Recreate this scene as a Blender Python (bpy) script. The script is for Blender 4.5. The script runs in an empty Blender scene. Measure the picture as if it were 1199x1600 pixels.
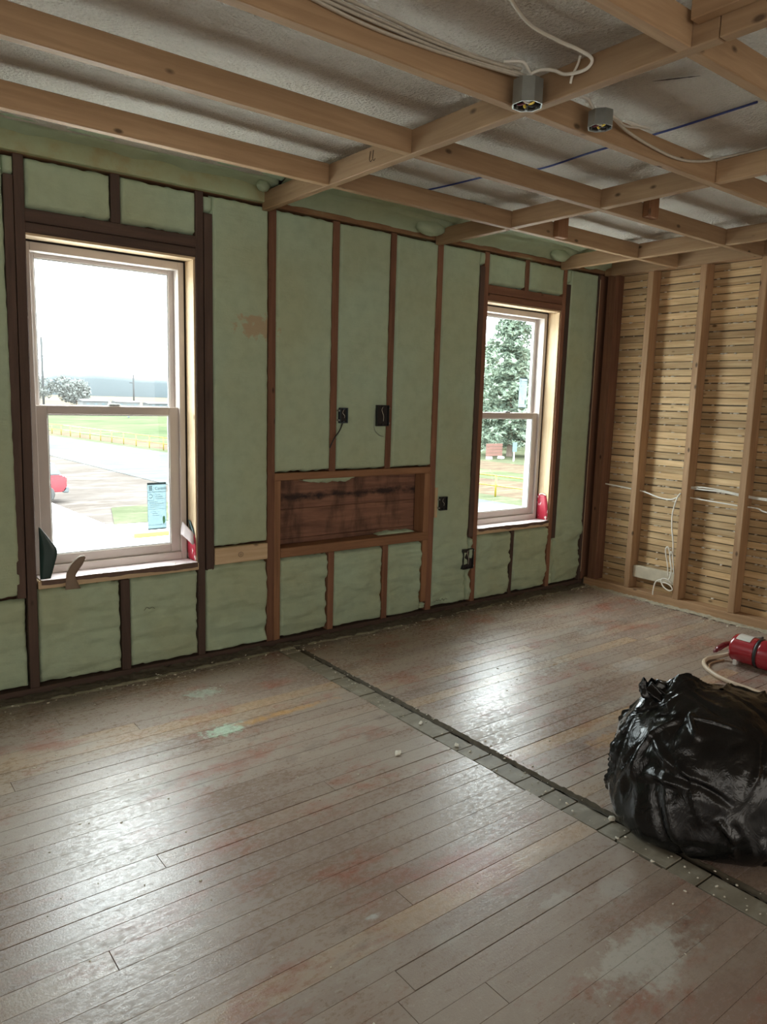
import bpy, bmesh, math, random
import numpy as np
from mathutils import Vector, Matrix

# ------------------------------------------------------------------ camera, world, light, exposure
SC = bpy.context.scene
COL = SC.collection
random.seed(7)
RNG = np.random.default_rng(7)

CAM = Vector((-4.84, -3.59, 1.42))
YAW, PIT, ROL, FPX = 0.661773872, -0.150877402, 0.0279320469, 1155.97
fw = Vector((math.sin(YAW) * math.cos(PIT), math.cos(YAW) * math.cos(PIT), math.sin(PIT)))
rt = Vector((math.cos(YAW), -math.sin(YAW), 0))
up = rt.cross(fw)
r2 = math.cos(ROL) * rt + math.sin(ROL) * up
u2 = -math.sin(ROL) * rt + math.cos(ROL) * up
cd = bpy.data.cameras.new('camera')
cam = bpy.data.objects.new('camera', cd)
COL.objects.link(cam)
m = Matrix((r2, u2, -fw)).transposed().to_4x4()
m.translation = CAM
cam.matrix_world = m
cd.sensor_fit = 'VERTICAL'
cd.sensor_height = 24.0
cd.lens = FPX / 1600 * 24.0
cd.clip_start = 0.05
cd.clip_end = 3000
SC.camera = cam

W = bpy.data.worlds.new('overcast_sky')
SC.world = W
W.use_nodes = True
nt = W.node_tree
bg = nt.nodes['Background']
bg.inputs['Strength'].default_value = 14.0
tc = nt.nodes.new('ShaderNodeTexCoord')
sp = nt.nodes.new('ShaderNodeSeparateXYZ')
nt.links.new(tc.outputs['Generated'], sp.inputs[0])
rp = nt.nodes.new('ShaderNodeValToRGB')
rp.color_ramp.elements[0].position = 0.0
rp.color_ramp.elements[0].color = (0.80, 0.86, 0.92, 1)
rp.color_ramp.elements[1].position = 0.7
rp.color_ramp.elements[1].color = (1.0, 1.0, 1.0, 1)
nt.links.new(sp.outputs[2], rp.inputs[0])
nt.links.new(rp.outputs[0], bg.inputs[0])

SC.view_settings.view_transform = 'Standard'
SC.view_settings.look = 'None'
SC.view_settings.gamma = 1
SC.view_settings.use_curve_mapping = False
SC.view_settings.exposure = 0.50
SC.cycles.max_bounces = 10
SC.cycles.diffuse_bounces = 6
SC.cycles.glossy_bounces = 4
SC.cycles.transparent_max_bounces = 12
SC.cycles.sample_clamp_indirect = 6.0
SC.cycles.caustics_reflective = False
SC.cycles.caustics_refractive = False


def area(name, loc, direction, sx, sy, power=None, portal=False, color=(1, 1, 1)):
    l = bpy.data.lights.new(name, 'AREA')
    l.shape = 'RECTANGLE'
    l.size, l.size_y = sx, sy
    if portal:
        l.cycles.is_portal = True
    else:
        l.energy = power
        l.color = color
    o = bpy.data.objects.new(name, l)
    COL.objects.link(o)
    o.location = loc
    o.rotation_euler = Vector(direction).to_track_quat('-Z', 'Y').to_euler()
    return o


X1A, X1B, X2A, X2B = -4.04, -3.262, -1.215, -0.455      # the two window openings
WZ0, WZ1 = 0.50, 2.085
# the daylight enters by openings: portals only help the sampling of the sky there
area('window_light', (-3.65, 0.26, 1.3), (0, -1, 0), 0.80, 1.60, portal=True)
area('window_light', (-0.835, 0.26, 1.3), (0, -1, 0), 0.80, 1.60, portal=True)
# soft daylight of the rest of the room behind the camera
area('rear_daylight', (-3.9, -6.72, 1.30), (0.0, 1, 0.05), 6.2, 1.9, power=50, color=(1.0, 0.94, 0.85))
area('side_daylight', (-7.53, -4.2, 1.30), (1, 0, 0.05), 3.4, 1.8, power=24, color=(1.0, 0.96, 0.90))


# ------------------------------------------------------------------ helpers
def setp(o, label=None, cat=None, group=None, kind=None):
    if label: o['label'] = label
    if cat: o['category'] = cat
    if group: o['group'] = group
    if kind: o['kind'] = kind
    return o


def empty(name, loc=(0, 0, 0), **k):
    o = bpy.data.objects.new(name, None)
    o.location = loc
    o.empty_display_size = 0.1
    COL.objects.link(o)
    return setp(o, **k)


def link(name, me, mat=None, parent=None, loc=(0, 0, 0), smooth=False, **k):
    o = bpy.data.objects.new(name, me)
    if mat and not me.materials: me.materials.append(mat)
    if smooth:
        me.polygons.foreach_set('use_smooth', [True] * len(me.polygons))
    COL.objects.link(o)
    if parent is not None:
        o.parent = parent
        p = parent
        base = Vector((0, 0, 0))
        while p is not None:
            base += p.location
            p = p.parent
        o.location = Vector(loc) - base
    else:
        o.location = loc
    return setp(o, **k)


def pyd(name, v, f):
    me = bpy.data.meshes.new(name)
    me.from_pydata([tuple(map(float, p)) for p in v], [], [tuple(map(int, q)) for q in f])
    me.update()
    return me


def npmesh(name, V, Q):
    """V (n,3) array, Q (k,4) or (k,3) int array"""
    me = bpy.data.meshes.new(name)
    V = np.asarray(V, np.float32)
    Q = np.asarray(Q, np.int32)
    k, c = Q.shape
    me.vertices.add(len(V))
    me.vertices.foreach_set('co', V.ravel())
    me.loops.add(k * c)
    me.loops.foreach_set('vertex_index', Q.ravel())
    me.polygons.add(k)
    me.polygons.foreach_set('loop_start', np.arange(0, k * c, c, dtype=np.int32))
    me.polygons.foreach_set('loop_total', np.full(k, c, np.int32))
    me.update(calc_edges=True)
    return me


def grid_faces(nu, nv, wrapu=False):
    i = np.arange(nu if wrapu else nu - 1)[:, None]
    j = np.arange(nv - 1)[None, :]
    a = i * nv + j
    b = ((i + 1) % nu) * nv + j
    return np.stack([a, b, b + 1, a + 1], -1).reshape(-1, 4)


def _hash(ix, iy, iz):
    h = (ix.astype(np.int64) * 374761393 + iy.astype(np.int64) * 668265263 + iz.astype(np.int64) * 2147483647) & 0xffffffff
    h = ((h ^ (h >> 13)) * 1274126177) & 0xffffffff
    return ((h ^ (h >> 16)) & 0xffff) / 65535.0


def vn(x, y, z=None):
    """value noise 0..1"""
    x = np.asarray(x, float); y = np.asarray(y, float)
    z = np.zeros_like(x + y) if z is None else np.asarray(z, float) + 0 * (x + y)
    x = x + 0 * z; y = y + 0 * z
    fx, fy, fz = np.floor(x), np.floor(y), np.floor(z)
    tx, ty, tz = x - fx, y - fy, z - fz
    tx = tx * tx * (3 - 2 * tx); ty = ty * ty * (3 - 2 * ty); tz = tz * tz * (3 - 2 * tz)
    r = 0
    for dx in (0, 1):
        for dy in (0, 1):
            for dz in (0, 1):
                w = (tx if dx else 1 - tx) * (ty if dy else 1 - ty) * (tz if dz else 1 - tz)
                r = r + w * _hash(fx + dx, fy + dy, fz + dz)
    return r


def fbm(x, y, z=None, o=3):
    r = 0; a = 1; s = 0
    for k in range(o):
        f = 2.03 ** k
        r = r + a * vn(x * f + 17 * k, y * f + 5 * k, None if z is None else z * f)
        s += a; a *= .5
    return r / s


# ------------------------------------------------------------------ materials
class MB:
    def __init__(s, name):
        s.m = bpy.data.materials.new(name)
        s.m.use_nodes = True
        s.t = s.m.node_tree
        s.b = s.t.nodes['Principled BSDF']

    def n(s, typ, **k):
        x = s.t.nodes.new(typ)
        for a, v in k.items(): setattr(x, a, v)
        return x

    def l(s, a, b): s.t.links.new(a, b)

    def noise(s, vec, scale, detail=4, rough=.55, dist=0.0):
        x = s.n('ShaderNodeTexNoise')
        x.inputs['Scale'].default_value = scale
        x.inputs['Detail'].default_value = detail
        x.inputs['Roughness'].default_value = rough
        x.inputs['Distortion'].default_value = dist
        s.l(vec, x.inputs['Vector'])
        return x.outputs['Fac']

    def mapv(s, vec, scale=(1, 1, 1), loc=(0, 0, 0)):
        x = s.n('ShaderNodeMapping')
        x.inputs['Scale'].default_value = scale
        x.inputs['Location'].default_value = loc
        s.l(vec, x.inputs['Vector'])
        return x.outputs[0]

    def ramp(s, fac, pts):
        x = s.n('ShaderNodeValToRGB')
        e = x.color_ramp.elements
        while len(e) < len(pts): e.new(.5)
        for q, (p, c) in zip(e, pts):
            q.position = p
            q.color = (c[0], c[1], c[2], 1) if not isinstance(c, (int, float)) else (c, c, c, 1)
        s.l(fac, x.inputs[0])
        return x.outputs[0]

    def mix(s, fac, a, b, mode='MIX'):
        x = s.n('ShaderNodeMix', data_type='RGBA', blend_type=mode)
        for sock, v in ((x.inputs['Factor'], fac), (x.inputs['A'], a), (x.inputs['B'], b)):
            if isinstance(v, (int, float)): sock.default_value = v
            elif isinstance(v, tuple): sock.default_value = (v[0], v[1], v[2], 1)
            else: s.l(v, sock)
        return x.outputs['Result']

    def math(s, op, a, b=0.0, clamp=False):
        x = s.n('ShaderNodeMath', operation=op, use_clamp=clamp)
        for sock, v in ((x.inputs[0], a), (x.inputs[1], b)):
            if isinstance(v, (int, float)): sock.default_value = v
            else: s.l(v, sock)
        return x.outputs[0]

    def obj(s): return s.n('ShaderNodeTexCoord').outputs['Object']
    def pos(s): return s.n('ShaderNodeNewGeometry').outputs['Position']
    def rand(s): return s.n('ShaderNodeObjectInfo').outputs['Random']

    def objr(s, k=7.0):
        v = s.n('ShaderNodeVectorMath', operation='ADD')
        s.l(s.obj(), v.inputs[0])
        mm = s.math('MULTIPLY', s.rand(), k)
        s.l(mm, v.inputs[1])
        return v.outputs[0]

    def bump(s, h, strength=.3, dist=.01):
        x = s.n('ShaderNodeBump')
        x.inputs['Strength'].default_value = strength
        x.inputs['Distance'].default_value = dist
        s.l(h, x.inputs['Height'])
        s.l(x.outputs[0], s.b.inputs['Normal'])

    def out(s, color=None, rough=None, metal=None, spec=None, **k):
        for nm, v in (('Base Color', color), ('Roughness', rough), ('Metallic', metal), ('Specular IOR Level', spec)):
            if v is None: continue
            sock = s.b.inputs[nm]
            if isinstance(v, (int, float)): sock.default_value = v
            elif isinstance(v, tuple): sock.default_value = (v[0], v[1], v[2], 1)
            else: s.l(v, sock)
        for nm, v in k.items(): s.b.inputs[nm.replace('_', ' ')].default_value = v
        return s.m


def plain(name, c, rough=.6, metal=0.0, nscale=40, var=.15, bump=0.0, **k):
    b = MB(name)
    f = b.noise(b.obj(), nscale, 4)
    col = b.mix(f, tuple(x * (1 - var) for x in c), tuple(min(1, x * (1 + var)) for x in c))
    if bump: b.bump(f, bump, .004)
    return b.out(col, rough, metal, **k)


def wood(name, light, dark, axis, rough=.7, rand=.3, grain=1.0, knots=True, stain=None, spec=.3):
    b = MB(name)
    v = b.objr()
    sc = [1.0, 1.0, 1.0]; sc[axis] = .06
    mv = b.mapv(v, tuple(sc))
    g = b.noise(mv, 38 * grain, 6, .62, .6)
    col = b.ramp(g, [(.30, dark), (.52, tuple((a + c) / 2 for a, c in zip(light, dark))), (.72, light)])
    low = b.noise(v, 3.0, 3)
    col = b.mix(b.ramp(low, [(.35, 0.0), (.7, .45)]), col, dark)
    if knots:
        kv = [3.2, 3.2, 3.2]; kv[axis] = 1.6
        vo = b.n('ShaderNodeTexVoronoi')
        vo.inputs['Scale'].default_value = 3.0
        b.l(b.mapv(v, tuple(kv)), vo.inputs['Vector'])
        kf = b.ramp(vo.outputs['Distance'], [(.05, 1.0), (.11, 0.0)])
        col = b.mix(kf, col, tuple(x * .35 for x in dark))
    if stain:
        sf = b.ramp(b.noise(b.pos(), 5.0, 5, .6), [(.52, 0.0), (.62, .7)])
        col = b.mix(sf, col, stain)
    hs = b.n('ShaderNodeHueSaturation')
    b.l(col, hs.inputs['Color'])
    b.l(b.math('ADD', b.math('MULTIPLY', b.rand(), rand), 1 - rand / 2), hs.inputs['Value'])
    b.bump(g, .25, .003)
    return b.out(hs.outputs[0], rough, spec=spec)


M = {}
for ax, nm in enumerate('xyz'):
    M['joist_' + nm] = wood('lumber_' + nm, (.44, .30, .175), (.30, .19, .105), ax, .65)
    M['old_' + nm] = wood('old_lumber_' + nm, (.27, .135, .078), (.150, .070, .042), ax, .8, rand=.35)
    M['dark_' + nm] = wood('dark_stained_lumber_' + nm, (.120, .075, .056), (.062, .040, .031), ax, .75, rand=.25)
    M['pale_' + nm] = wood('new_pale_lumber_' + nm, (.66, .52, .34), (.48, .34, .20), ax, .6, rand=.15)
    M['lathstud_' + nm] = wood('lath_wall_lumber_' + nm, (.46, .30, .17), (.27, .16, .085), ax, .7, rand=.25)
    M['newred_' + nm] = wood('reddish_lumber_' + nm, (.36, .19, .10), (.22, .11, .055), ax, .7, rand=.2)
M['lath'] = wood('lath_wood', (.70, .53, .31), (.42, .27, .13), 1, .75, rand=.5, grain=1.4, knots=True)
M['sheath'] = wood('sheathing_board', (.30, .155, .10), (.14, .070, .048), 0, .8, rand=.25)
b = MB('stained_sheathing')
p = b.pos()
g_ = b.noise(b.mapv(p, (.08, 1, 1)), 34, 6, .6, .6)
c1 = b.ramp(g_, [(.3, (.14, .070, .048)), (.7, (.30, .155, .10))])
s3 = b.n('ShaderNodeSeparateXYZ'); b.l(p, s3.inputs[0])
bd = b.math('ABSOLUTE', b.math('SUBTRACT', s3.outputs[2], .845))
bf = b.math('ADD', b.math('MULTIPLY', bd, 9.0), b.math('MULTIPLY', b.noise(b.mapv(p, (1, 1, 2)), 9, 5, .65), 1.0))
c1 = b.mix(b.ramp(bf, [(.50, .93), (.74, 0.0)]), c1, (.022, .017, .018))
c1 = b.mix(b.ramp(b.noise(b.mapv(p, (1, 1, .35)), 7, 5, .6), [(.52, 0.0), (.66, .7)]), c1, (.055, .032, .024))
b.bump(g_, .25, .003)
M['stained'] = b.out(c1, .8, spec=.3)

b = MB('spray_foam')
p = b.pos()
c1 = b.ramp(b.noise(p, 1.6, 4), [(.35, (.385, .445, .295)), (.65, (.40, .51, .37))])
c2 = b.ramp(b.noise(p, 14, 5), [(.30, .90), (.55, 1.0), (.8, 1.04)])
c1 = b.mix(1.0, c1, c2, 'MULTIPLY')
sepp = b.n('ShaderNodeSeparateXYZ'); b.l(p, sepp.inputs[0])
# the tan, unevenly cured spot between the left window and the first stud
vd = b.n('ShaderNodeVectorMath', operation='DISTANCE'); b.l(b.mapv(p, (1, 1, 2.0)), vd.inputs[0])
vd.inputs[1].default_value = (-2.93, 0, 3.56)
tanf = b.math('ADD', b.math('MULTIPLY', vd.outputs['Value'], 2.6), b.math('MULTIPLY', b.noise(p, 26, 4), .8))
c1 = b.mix(b.ramp(tanf, [(.60, .8), (.72, 0.0)]), c1, (.40, .29, .18))
# rougher, unshaved foam low on the wall
hb = b.noise(p, 75, 5, .65)
hv = b.noise(b.mapv(p, (.6, 1, 3.0)), 7, 4)
hsum = b.math('ADD', b.math('MULTIPLY', hb, .25), hv)
b.bump(hsum, .5, .012)
M['foam'] = b.out(c1, .75, spec=.25)

b = MB('foam_overspray_board')
p = b.pos()
sp_ = b.noise(p, 9, 5)
c1 = b.ramp(sp_, [(.28, (.38, .34, .19)), (.45, (.40, .44, .27)), (.75, (.42, .52, .34))])
b.bump(b.noise(p, 60, 4), .3, .004)
M['foamboard'] = b.out(c1, .8, spec=.2)

b = MB('foam_overspray_plate')
p = b.pos()
c1 = b.ramp(b.noise(b.mapv(p, (.5, 1, 2)), 6, 5), [(.40, (.20, .10, .055)), (.60, (.28, .17, .09)), (.72, (.40, .42, .26))])
b.bump(b.noise(p, 60, 4), .3, .004)
M['foamplate'] = b.out(c1, .8, spec=.2)

b = MB('stippled_ceiling')
p = b.pos()
st = b.noise(p, 95, 4, .7)
vo = b.n('ShaderNodeTexVoronoi'); vo.inputs['Scale'].default_value = 75; b.l(p, vo.inputs['Vector'])
h = b.math('ADD', st, b.math('MULTIPLY', vo.outputs['Distance'], .6))
low = b.noise(p, 1.3, 4)
c1 = b.ramp(low, [(.3, (.70, .65, .57)), (.6, (.84, .80, .72))])
c1 = b.mix(b.ramp(b.noise(p, 5, 5), [(.60, 0.0), (.75, .35)]), c1, (.42, .37, .30))
c1 = b.mix(b.ramp(st, [(.25, .30), (.45, 0.0)]), c1, (.34, .31, .26))
b.bump(h, 1.0, .020)
M['ceiling'] = b.out(c1, .9, spec=.2)

b = MB('worn_floor_paint')
p = b.pos()
rnd = b.rand()
base = b.ramp(rnd, [(0.0, (.26, .190, .150)), (.30, (.31, .230, .185)), (.55, (.29, .222, .185)), (.80, (.34, .250, .195)), (.94, (.37, .285, .215)), (.98, (.45, .31, .19))])
wear = b.noise(b.mapv(p, (.40, 1.0, 1.0)), 2.2, 8, .68)
base = b.mix(b.ramp(wear, [(.42, 0.0), (.62, .85)]), base, (.37, .32, .265))
red = b.noise(b.mapv(p, (.55, 1.0, 1.0), (3, 1, 0)), 3.2, 9, .72)
base = b.mix(b.ramp(red, [(.53, 0.0), (.64, .85)]), base, (.30, .125, .085))
dk = b.noise(b.mapv(p, (.6, 1.0, 1.0), (9, 4, 0)), 4.0, 9, .74)
base = b.mix(b.ramp(dk, [(.57, 0.0), (.72, .70)]), base, (.10, .075, .062))
gr = b.noise(b.mapv(p, (.5, 1.0, 1.0), (5, 8, 0)), 2.4, 9, .74)
base = b.mix(b.ramp(gr, [(.56, 0.0), (.66, .75)]), base, (.42, .405, .36))


def spot(col, c, r, sx, sy, colr, amt, ns=14, sharp=.3):
    mp = b.mapv(p, (1 / sx, 1 / sy, 0), (-c[0] / sx, -c[1] / sy, 0))
    ln = b.n('ShaderNodeVectorMath', operation='LENGTH'); b.l(mp, ln.inputs[0])
    f = b.math('ADD', ln.outputs['Value'], b.math('MULTIPLY', b.math('SUBTRACT', b.noise(p, ns, 6, .7), .5), 2.4))
    return b.mix(b.ramp(f, [(max(0, r - sharp), amt), (min(1, r), 0.0)]), col, colr)


base = spot(base, (-3.20, -2.66), .75, .26, .12, (.47, .46, .41), .85)
base = spot(base, (-3.05, -2.44), .6, .16, .07, (.42, .40, .36), .6)
base = spot(base, (-3.20, -2.37), .55, .13, .045, (.45, .43, .39), .7)
base = spot(base, (-3.52, -0.83), .6, .17, .10, (.50, .66, .52), .85, 22)
base = spot(base, (-3.42, -0.40), .6, .17, .10, (.50, .62, .52), .6, 30)
base = spot(base, (-3.70, -2.12), .6, .05, .02, (.52, .54, .52), .8, 20)
base = spot(base, (-1.75, -1.05), .8, .30, .14, (.48, .46, .43), .6)
base = spot(base, (-1.30, -1.35), .8, .22, .12, (.48, .46, .43), .6)
base = spot(base, (-2.10, -1.83), .7, .40, .07, (.44, .27, .13), .7)
base = spot(base, (-3.20, -0.81), .8, .32, .045, (.50, .30, .13), .9, 8, .5)
scr = b.noise(b.mapv(p, (.8, 1.5, 1.0)), 42, 6, .8)
base = b.mix(b.ramp(scr, [(.56, 0.0), (.68, .45)]), base, (.50, .46, .41))
base = b.mix(b.ramp(scr, [(.32, .20), (.42, 0.0)]), base, (.15, .10, .08))
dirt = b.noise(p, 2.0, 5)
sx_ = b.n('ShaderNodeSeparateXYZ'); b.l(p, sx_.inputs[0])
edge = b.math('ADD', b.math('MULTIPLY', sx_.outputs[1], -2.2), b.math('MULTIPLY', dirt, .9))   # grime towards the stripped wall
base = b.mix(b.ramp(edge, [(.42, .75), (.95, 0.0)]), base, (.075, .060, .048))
ro = b.ramp(b.math('ADD', b.math('MULTIPLY', b.noise(b.mapv(p, (1.0, 1.8, 1.0)), 38, 7, .8), .6), b.math('MULTIPLY', wear, .4)), [(.40, .17), (.50, .30), (.60, .58)])
b.bump(b.math('ADD', b.noise(b.mapv(p, (.12, 1.5, 1)), 40, 5, .6), b.math('MULTIPLY', b.noise(p, 150, 4, .75), .9)), .30, .0022)
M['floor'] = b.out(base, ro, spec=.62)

b = MB('exposed_grey_board')
p = b.pos()
c1 = b.ramp(b.noise(b.mapv(p, (.3, 1, 1)), 18, 5), [(.3, (.17, .15, .11)), (.7, (.30, .275, .215))])
c1 = b.mix(b.ramp(b.noise(p, 22, 5), [(.55, 0.0), (.7, .6)]), c1, (.36, .34, .27))
M['strip'] = b.out(c1, .55, spec=.4)
M['debris'] = plain('plaster_crumbs', (.66, .62, .52), .85, nscale=60, var=.35)
M['dirt'] = plain('dark_dirt', (.085, .072, .050), .95, nscale=45, var=.6, bump=.6)
M['greydirt'] = plain('grey_plaster_dust', (.26, .25, .18), .95, nscale=25, var=.5, bump=.8)
M['vinyl'] = plain('taupe_vinyl', (.56, .50, .46), .45, nscale=5, var=.03)
M['jamb_white'] = plain('white_vinyl', (.75, .80, .82), .4, nscale=5, var=.03)
M['plaster'] = plain('old_plaster', (.55, .50, .42), .9, nscale=6, var=.12)
M['plasterkey'] = plain('plaster_keys', (.56, .50, .41), .9, nscale=90, var=.4, bump=.8)
M['siding'] = plain('outer_siding', (.55, .52, .46), .8, nscale=6)
M['attic'] = plain('dark_attic_board', (.04, .03, .025), .95)
M['white_cable'] = plain('white_cable_sheath', (.78, .76, .68), .45, var=.05)
M['grey_cable'] = plain('grey_dusty_cable_sheath', (.50, .46, .38), .6, var=.25, nscale=60)
M['blue'] = plain('blue_wire_sheath', (.035, .055, .21), .5)
M['blackbox'] = plain('black_plastic', (.018, .020, .021), .45, var=.3)
M['slatebox'] = plain('slate_plastic', (.045, .065, .078), .45, var=.3)
M['greymetal'] = plain('galvanised_steel', (.30, .32, .30), .42, .75, nscale=30, var=.2)
M['inside'] = plain('box_inside', (.02, .016, .014), .8)
M['yellow'] = plain('yellow_wire', (.75, .55, .03), .4)
M['maroon'] = plain('maroon_wire', (.12, .02, .03), .4)
M['copper'] = plain('bare_copper', (.55, .30, .14), .3, .9)
M['membrane'] = plain('pale_sill_membrane', (.66, .57, .57), .5, nscale=12, var=.12)
M['membrane_edge'] = plain('brown_torn_membrane', (.12, .075, .055), .8, nscale=30, var=.4)
M['flap'] = plain('black_green_membrane', (.018, .045, .040), .28, nscale=9, var=.3)
M['kraft'] = plain('brown_backing_paper', (.22, .16, .115), .75, nscale=20, var=.15)
M['paperedge'] = plain('torn_paper_edge', (.75, .72, .66), .8)
b = MB('red_flashing_tape')
f = b.noise(b.mapv(b.pos(), (1, 1, .6)), 34, 3, .5)
M['redtape'] = b.out(b.ramp(f, [(.50, (.40, .018, .040)), (.60, (.40, .02, .045)), (.64, (.75, .62, .60))]), .4)
M['redpaint'] = plain('red_enamel', (.33, .016, .026), .22, nscale=4, var=.1, Coat_Weight=.5)
M['chrome'] = plain('pale_metal', (.80, .80, .76), .30, .25, nscale=5, var=.1)
M['rubber'] = plain('black_rubber', (.02, .02, .02), .5)
M['beige'] = plain('beige_hose', (.56, .45, .33), .5, nscale=30, var=.15)
b = MB('bag_plastic')
f1 = b.noise(b.mapv(b.obj(), (1, 1, .6)), 16, 4, .6, 1.6)
f2 = b.noise(b.obj(), 55, 3, .6, 1.0)
b.bump(b.math('ADD', b.ramp(f1, [(.35, 0.0), (.5, 1.0), (.65, 0.0)]), b.math('MULTIPLY', f2, .12)), .16, .010)
M['bag'] = b.out((.0035, .004, .0045), .20, spec=.45, Coat_Weight=.15, Coat_Roughness=.12)
# glass of the panes
b = MB('window_glass')
tr = b.n('ShaderNodeBsdfTransparent'); tr.inputs[0].default_value = (.93, .97, .96, 1)
gl = b.n('ShaderNodeBsdfGlossy'); gl.inputs['Roughness'].default_value = .02
ge = b.n('ShaderNodeNewGeometry')
dt = b.n('ShaderNodeVectorMath', operation='DOT_PRODUCT'); b.l(ge.outputs['Normal'], dt.inputs[0]); b.l(ge.outputs['Incoming'], dt.inputs[1])
om = b.math('SUBTRACT', 1.0, b.math('ABSOLUTE', dt.outputs['Value']))
frs = b.math('ADD', .03, b.math('MULTIPLY', b.math('POWER', om, 5.0), .9))
mx = b.n('ShaderNodeMixShader')
b.l(frs, mx.inputs[0]); b.l(tr.outputs[0], mx.inputs[1]); b.l(gl.outputs[0], mx.inputs[2])
b.l(mx.outputs[0], b.t.nodes['Material Output'].inputs[0])
M['glass'] = b.m


# ------------------------------------------------------------------ solids
def boxmesh(name, sx, sy, sz, bev=.003, shear=(0, 0), wob=0.0):
    bm = bmesh.new()
    bmesh.ops.create_cube(bm, size=1)
    for v in bm.verts:
        v.co.x *= sx; v.co.y *= sy; v.co.z *= sz
    if bev: bmesh.ops.bevel(bm, geom=list(bm.edges), offset=bev, segments=1, affect='EDGES')
    for v in bm.verts:
        t = v.co.z / sz
        v.co.x += shear[0] * t
        v.co.y += shear[1] * t
        if wob:
            v.co += Vector((random.uniform(-wob, wob), random.uniform(-wob, wob), random.uniform(-wob, wob)))
    me = bpy.data.meshes.new(name)
    bm.to_mesh(me); bm.free()
    return me


def box(name, x0, x1, y0, y1, z0, z1, mat, parent=None, bev=.003, shear=(0, 0), wob=0.0, **k):
    return link(name, boxmesh(name, abs(x1 - x0), abs(y1 - y0), abs(z1 - z0), bev, shear, wob), mat, parent,
                ((x0 + x1) / 2, (y0 + y1) / 2, (z0 + z1) / 2), **k)


def multibox(name, boxes, mat, parent=None, bev=0, **k):
    bm = bmesh.new()
    c = Vector((0, 0, 0)); n = 0
    for (x0, x1, y0, y1, z0, z1) in boxes:
        c += Vector(((x0 + x1) / 2, (y0 + y1) / 2, (z0 + z1) / 2)); n += 1
    c /= n
    for (x0, x1, y0, y1, z0, z1) in boxes:
        r = bmesh.ops.create_cube(bm, size=1)
        for v in r['verts']:
            v.co = Vector((x0 + (v.co.x + .5) * (x1 - x0), y0 + (v.co.y + .5) * (y1 - y0), z0 + (v.co.z + .5) * (z1 - z0))) - c
    if bev: bmesh.ops.bevel(bm, geom=list(bm.edges), offset=bev, segments=1, affect='EDGES')
    me = bpy.data.meshes.new(name); bm.to_mesh(me); bm.free()
    return link(name, me, mat, parent, c, **k)


def smooth_path(pts, n=10):
    pts = [Vector(p) for p in pts]
    if len(pts) < 3: return pts
    out = []
    P = [2 * pts[0] - pts[1]] + pts + [2 * pts[-1] - pts[-2]]
    for i in range(1, len(P) - 2):
        for t in range(n):
            t /= n
            a, b_, c, d = P[i - 1], P[i], P[i + 1], P[i + 2]
            out.append(.5 * ((2 * b_) + (-a + c) * t + (2 * a - 5 * b_ + 4 * c - d) * t * t + (-a + 3 * b_ - 3 * c + d) * t ** 3))
    out.append(pts[-1])
    return out


def tube_arrays(pts, r, seg=8, flat=1.0):
    pts = [Vector(p) for p in pts]
    V = []; n = len(pts)
    d0 = (pts[1] - pts[0]).normalized()
    up_ = Vector((0, 0, 1)) if abs(d0.z) < .9 else Vector((1, 0, 0))
    s = d0.cross(up_).normalized()
    for i, p_ in enumerate(pts):
        d = (pts[min(i + 1, n - 1)] - pts[max(i - 1, 0)]).normalized()
        s = (s - d * s.dot(d))
        s = s.normalized() if s.length > 1e-6 else d.orthogonal().normalized()
        u = s.cross(d)
        rr = r[i] if hasattr(r, '__len__') else r
        for k in range(seg):
            a = 2 * math.pi * k / seg
            V.append(p_ + s * (math.cos(a) * rr) + u * (math.sin(a) * rr * flat))
    F = []
    for i in range(n - 1):
        for k in range(seg):
            a = i * seg + k; b_ = i * seg + (k + 1) % seg
            F.append((a, b_, b_ + seg, a + seg))
    F.append(tuple(range(seg))[::-1]); F.append(tuple((n - 1) * seg + k for k in range(seg)))
    return V, F


def tube(name, pts, r, mat, parent=None, seg=8, flat=1.0, smooth=True, sub=10, **k):
    pts = smooth_path(pts, sub) if sub else [Vector(p) for p in pts]
    V, F = tube_arrays(pts, r, seg, flat)
    c = sum(V, Vector()) / len(V)
    return link(name, pyd(name, [v - c for v in V], F), mat, parent, c, smooth=smooth, **k)


def lathe_mesh(name, prof, seg=32, axis='z', cap=True):
    V = []; F = []
    for (r, h) in prof:
        for k in range(seg):
            a = 2 * math.pi * k / seg
            x, y = r * math.cos(a), r * math.sin(a)
            V.append((x, y, h) if axis == 'z' else ((x, h, y) if axis == 'y' else (h, x, y)))
    n = len(prof)
    for i in range(n - 1):
        for k in range(seg):
            a = i * seg + k; b_ = i * seg + (k + 1) % seg
            F.append((a, b_, b_ + seg, a + seg))
    if cap:
        F.append(tuple(range(seg))[::-1]); F.append(tuple((n - 1) * seg + k for k in range(seg)))
    me = pyd(name, V, F)
    bm = bmesh.new(); bm.from_mesh(me); bmesh.ops.recalc_face_normals(bm, faces=bm.faces); bm.to_mesh(me); bm.free()
    return me


# ------------------------------------------------------------------ room shell
XL, YF, HC = -7.6, -6.8, 2.505      # left wall, wall behind the camera, ceiling
TOPZ = 2.40

floor = box('floor', XL, 0.1, YF, 0.1, -.06, -.022, M['dirt'], kind='structure', bev=0)
# painted boards, 80 mm wide, running along the window wall, in two fields either side of the old partition line
ys = [-1.345 + .0805 * k for k in range(-80, 17)]
ys = [y for y in ys if YF < y < 0]


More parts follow.
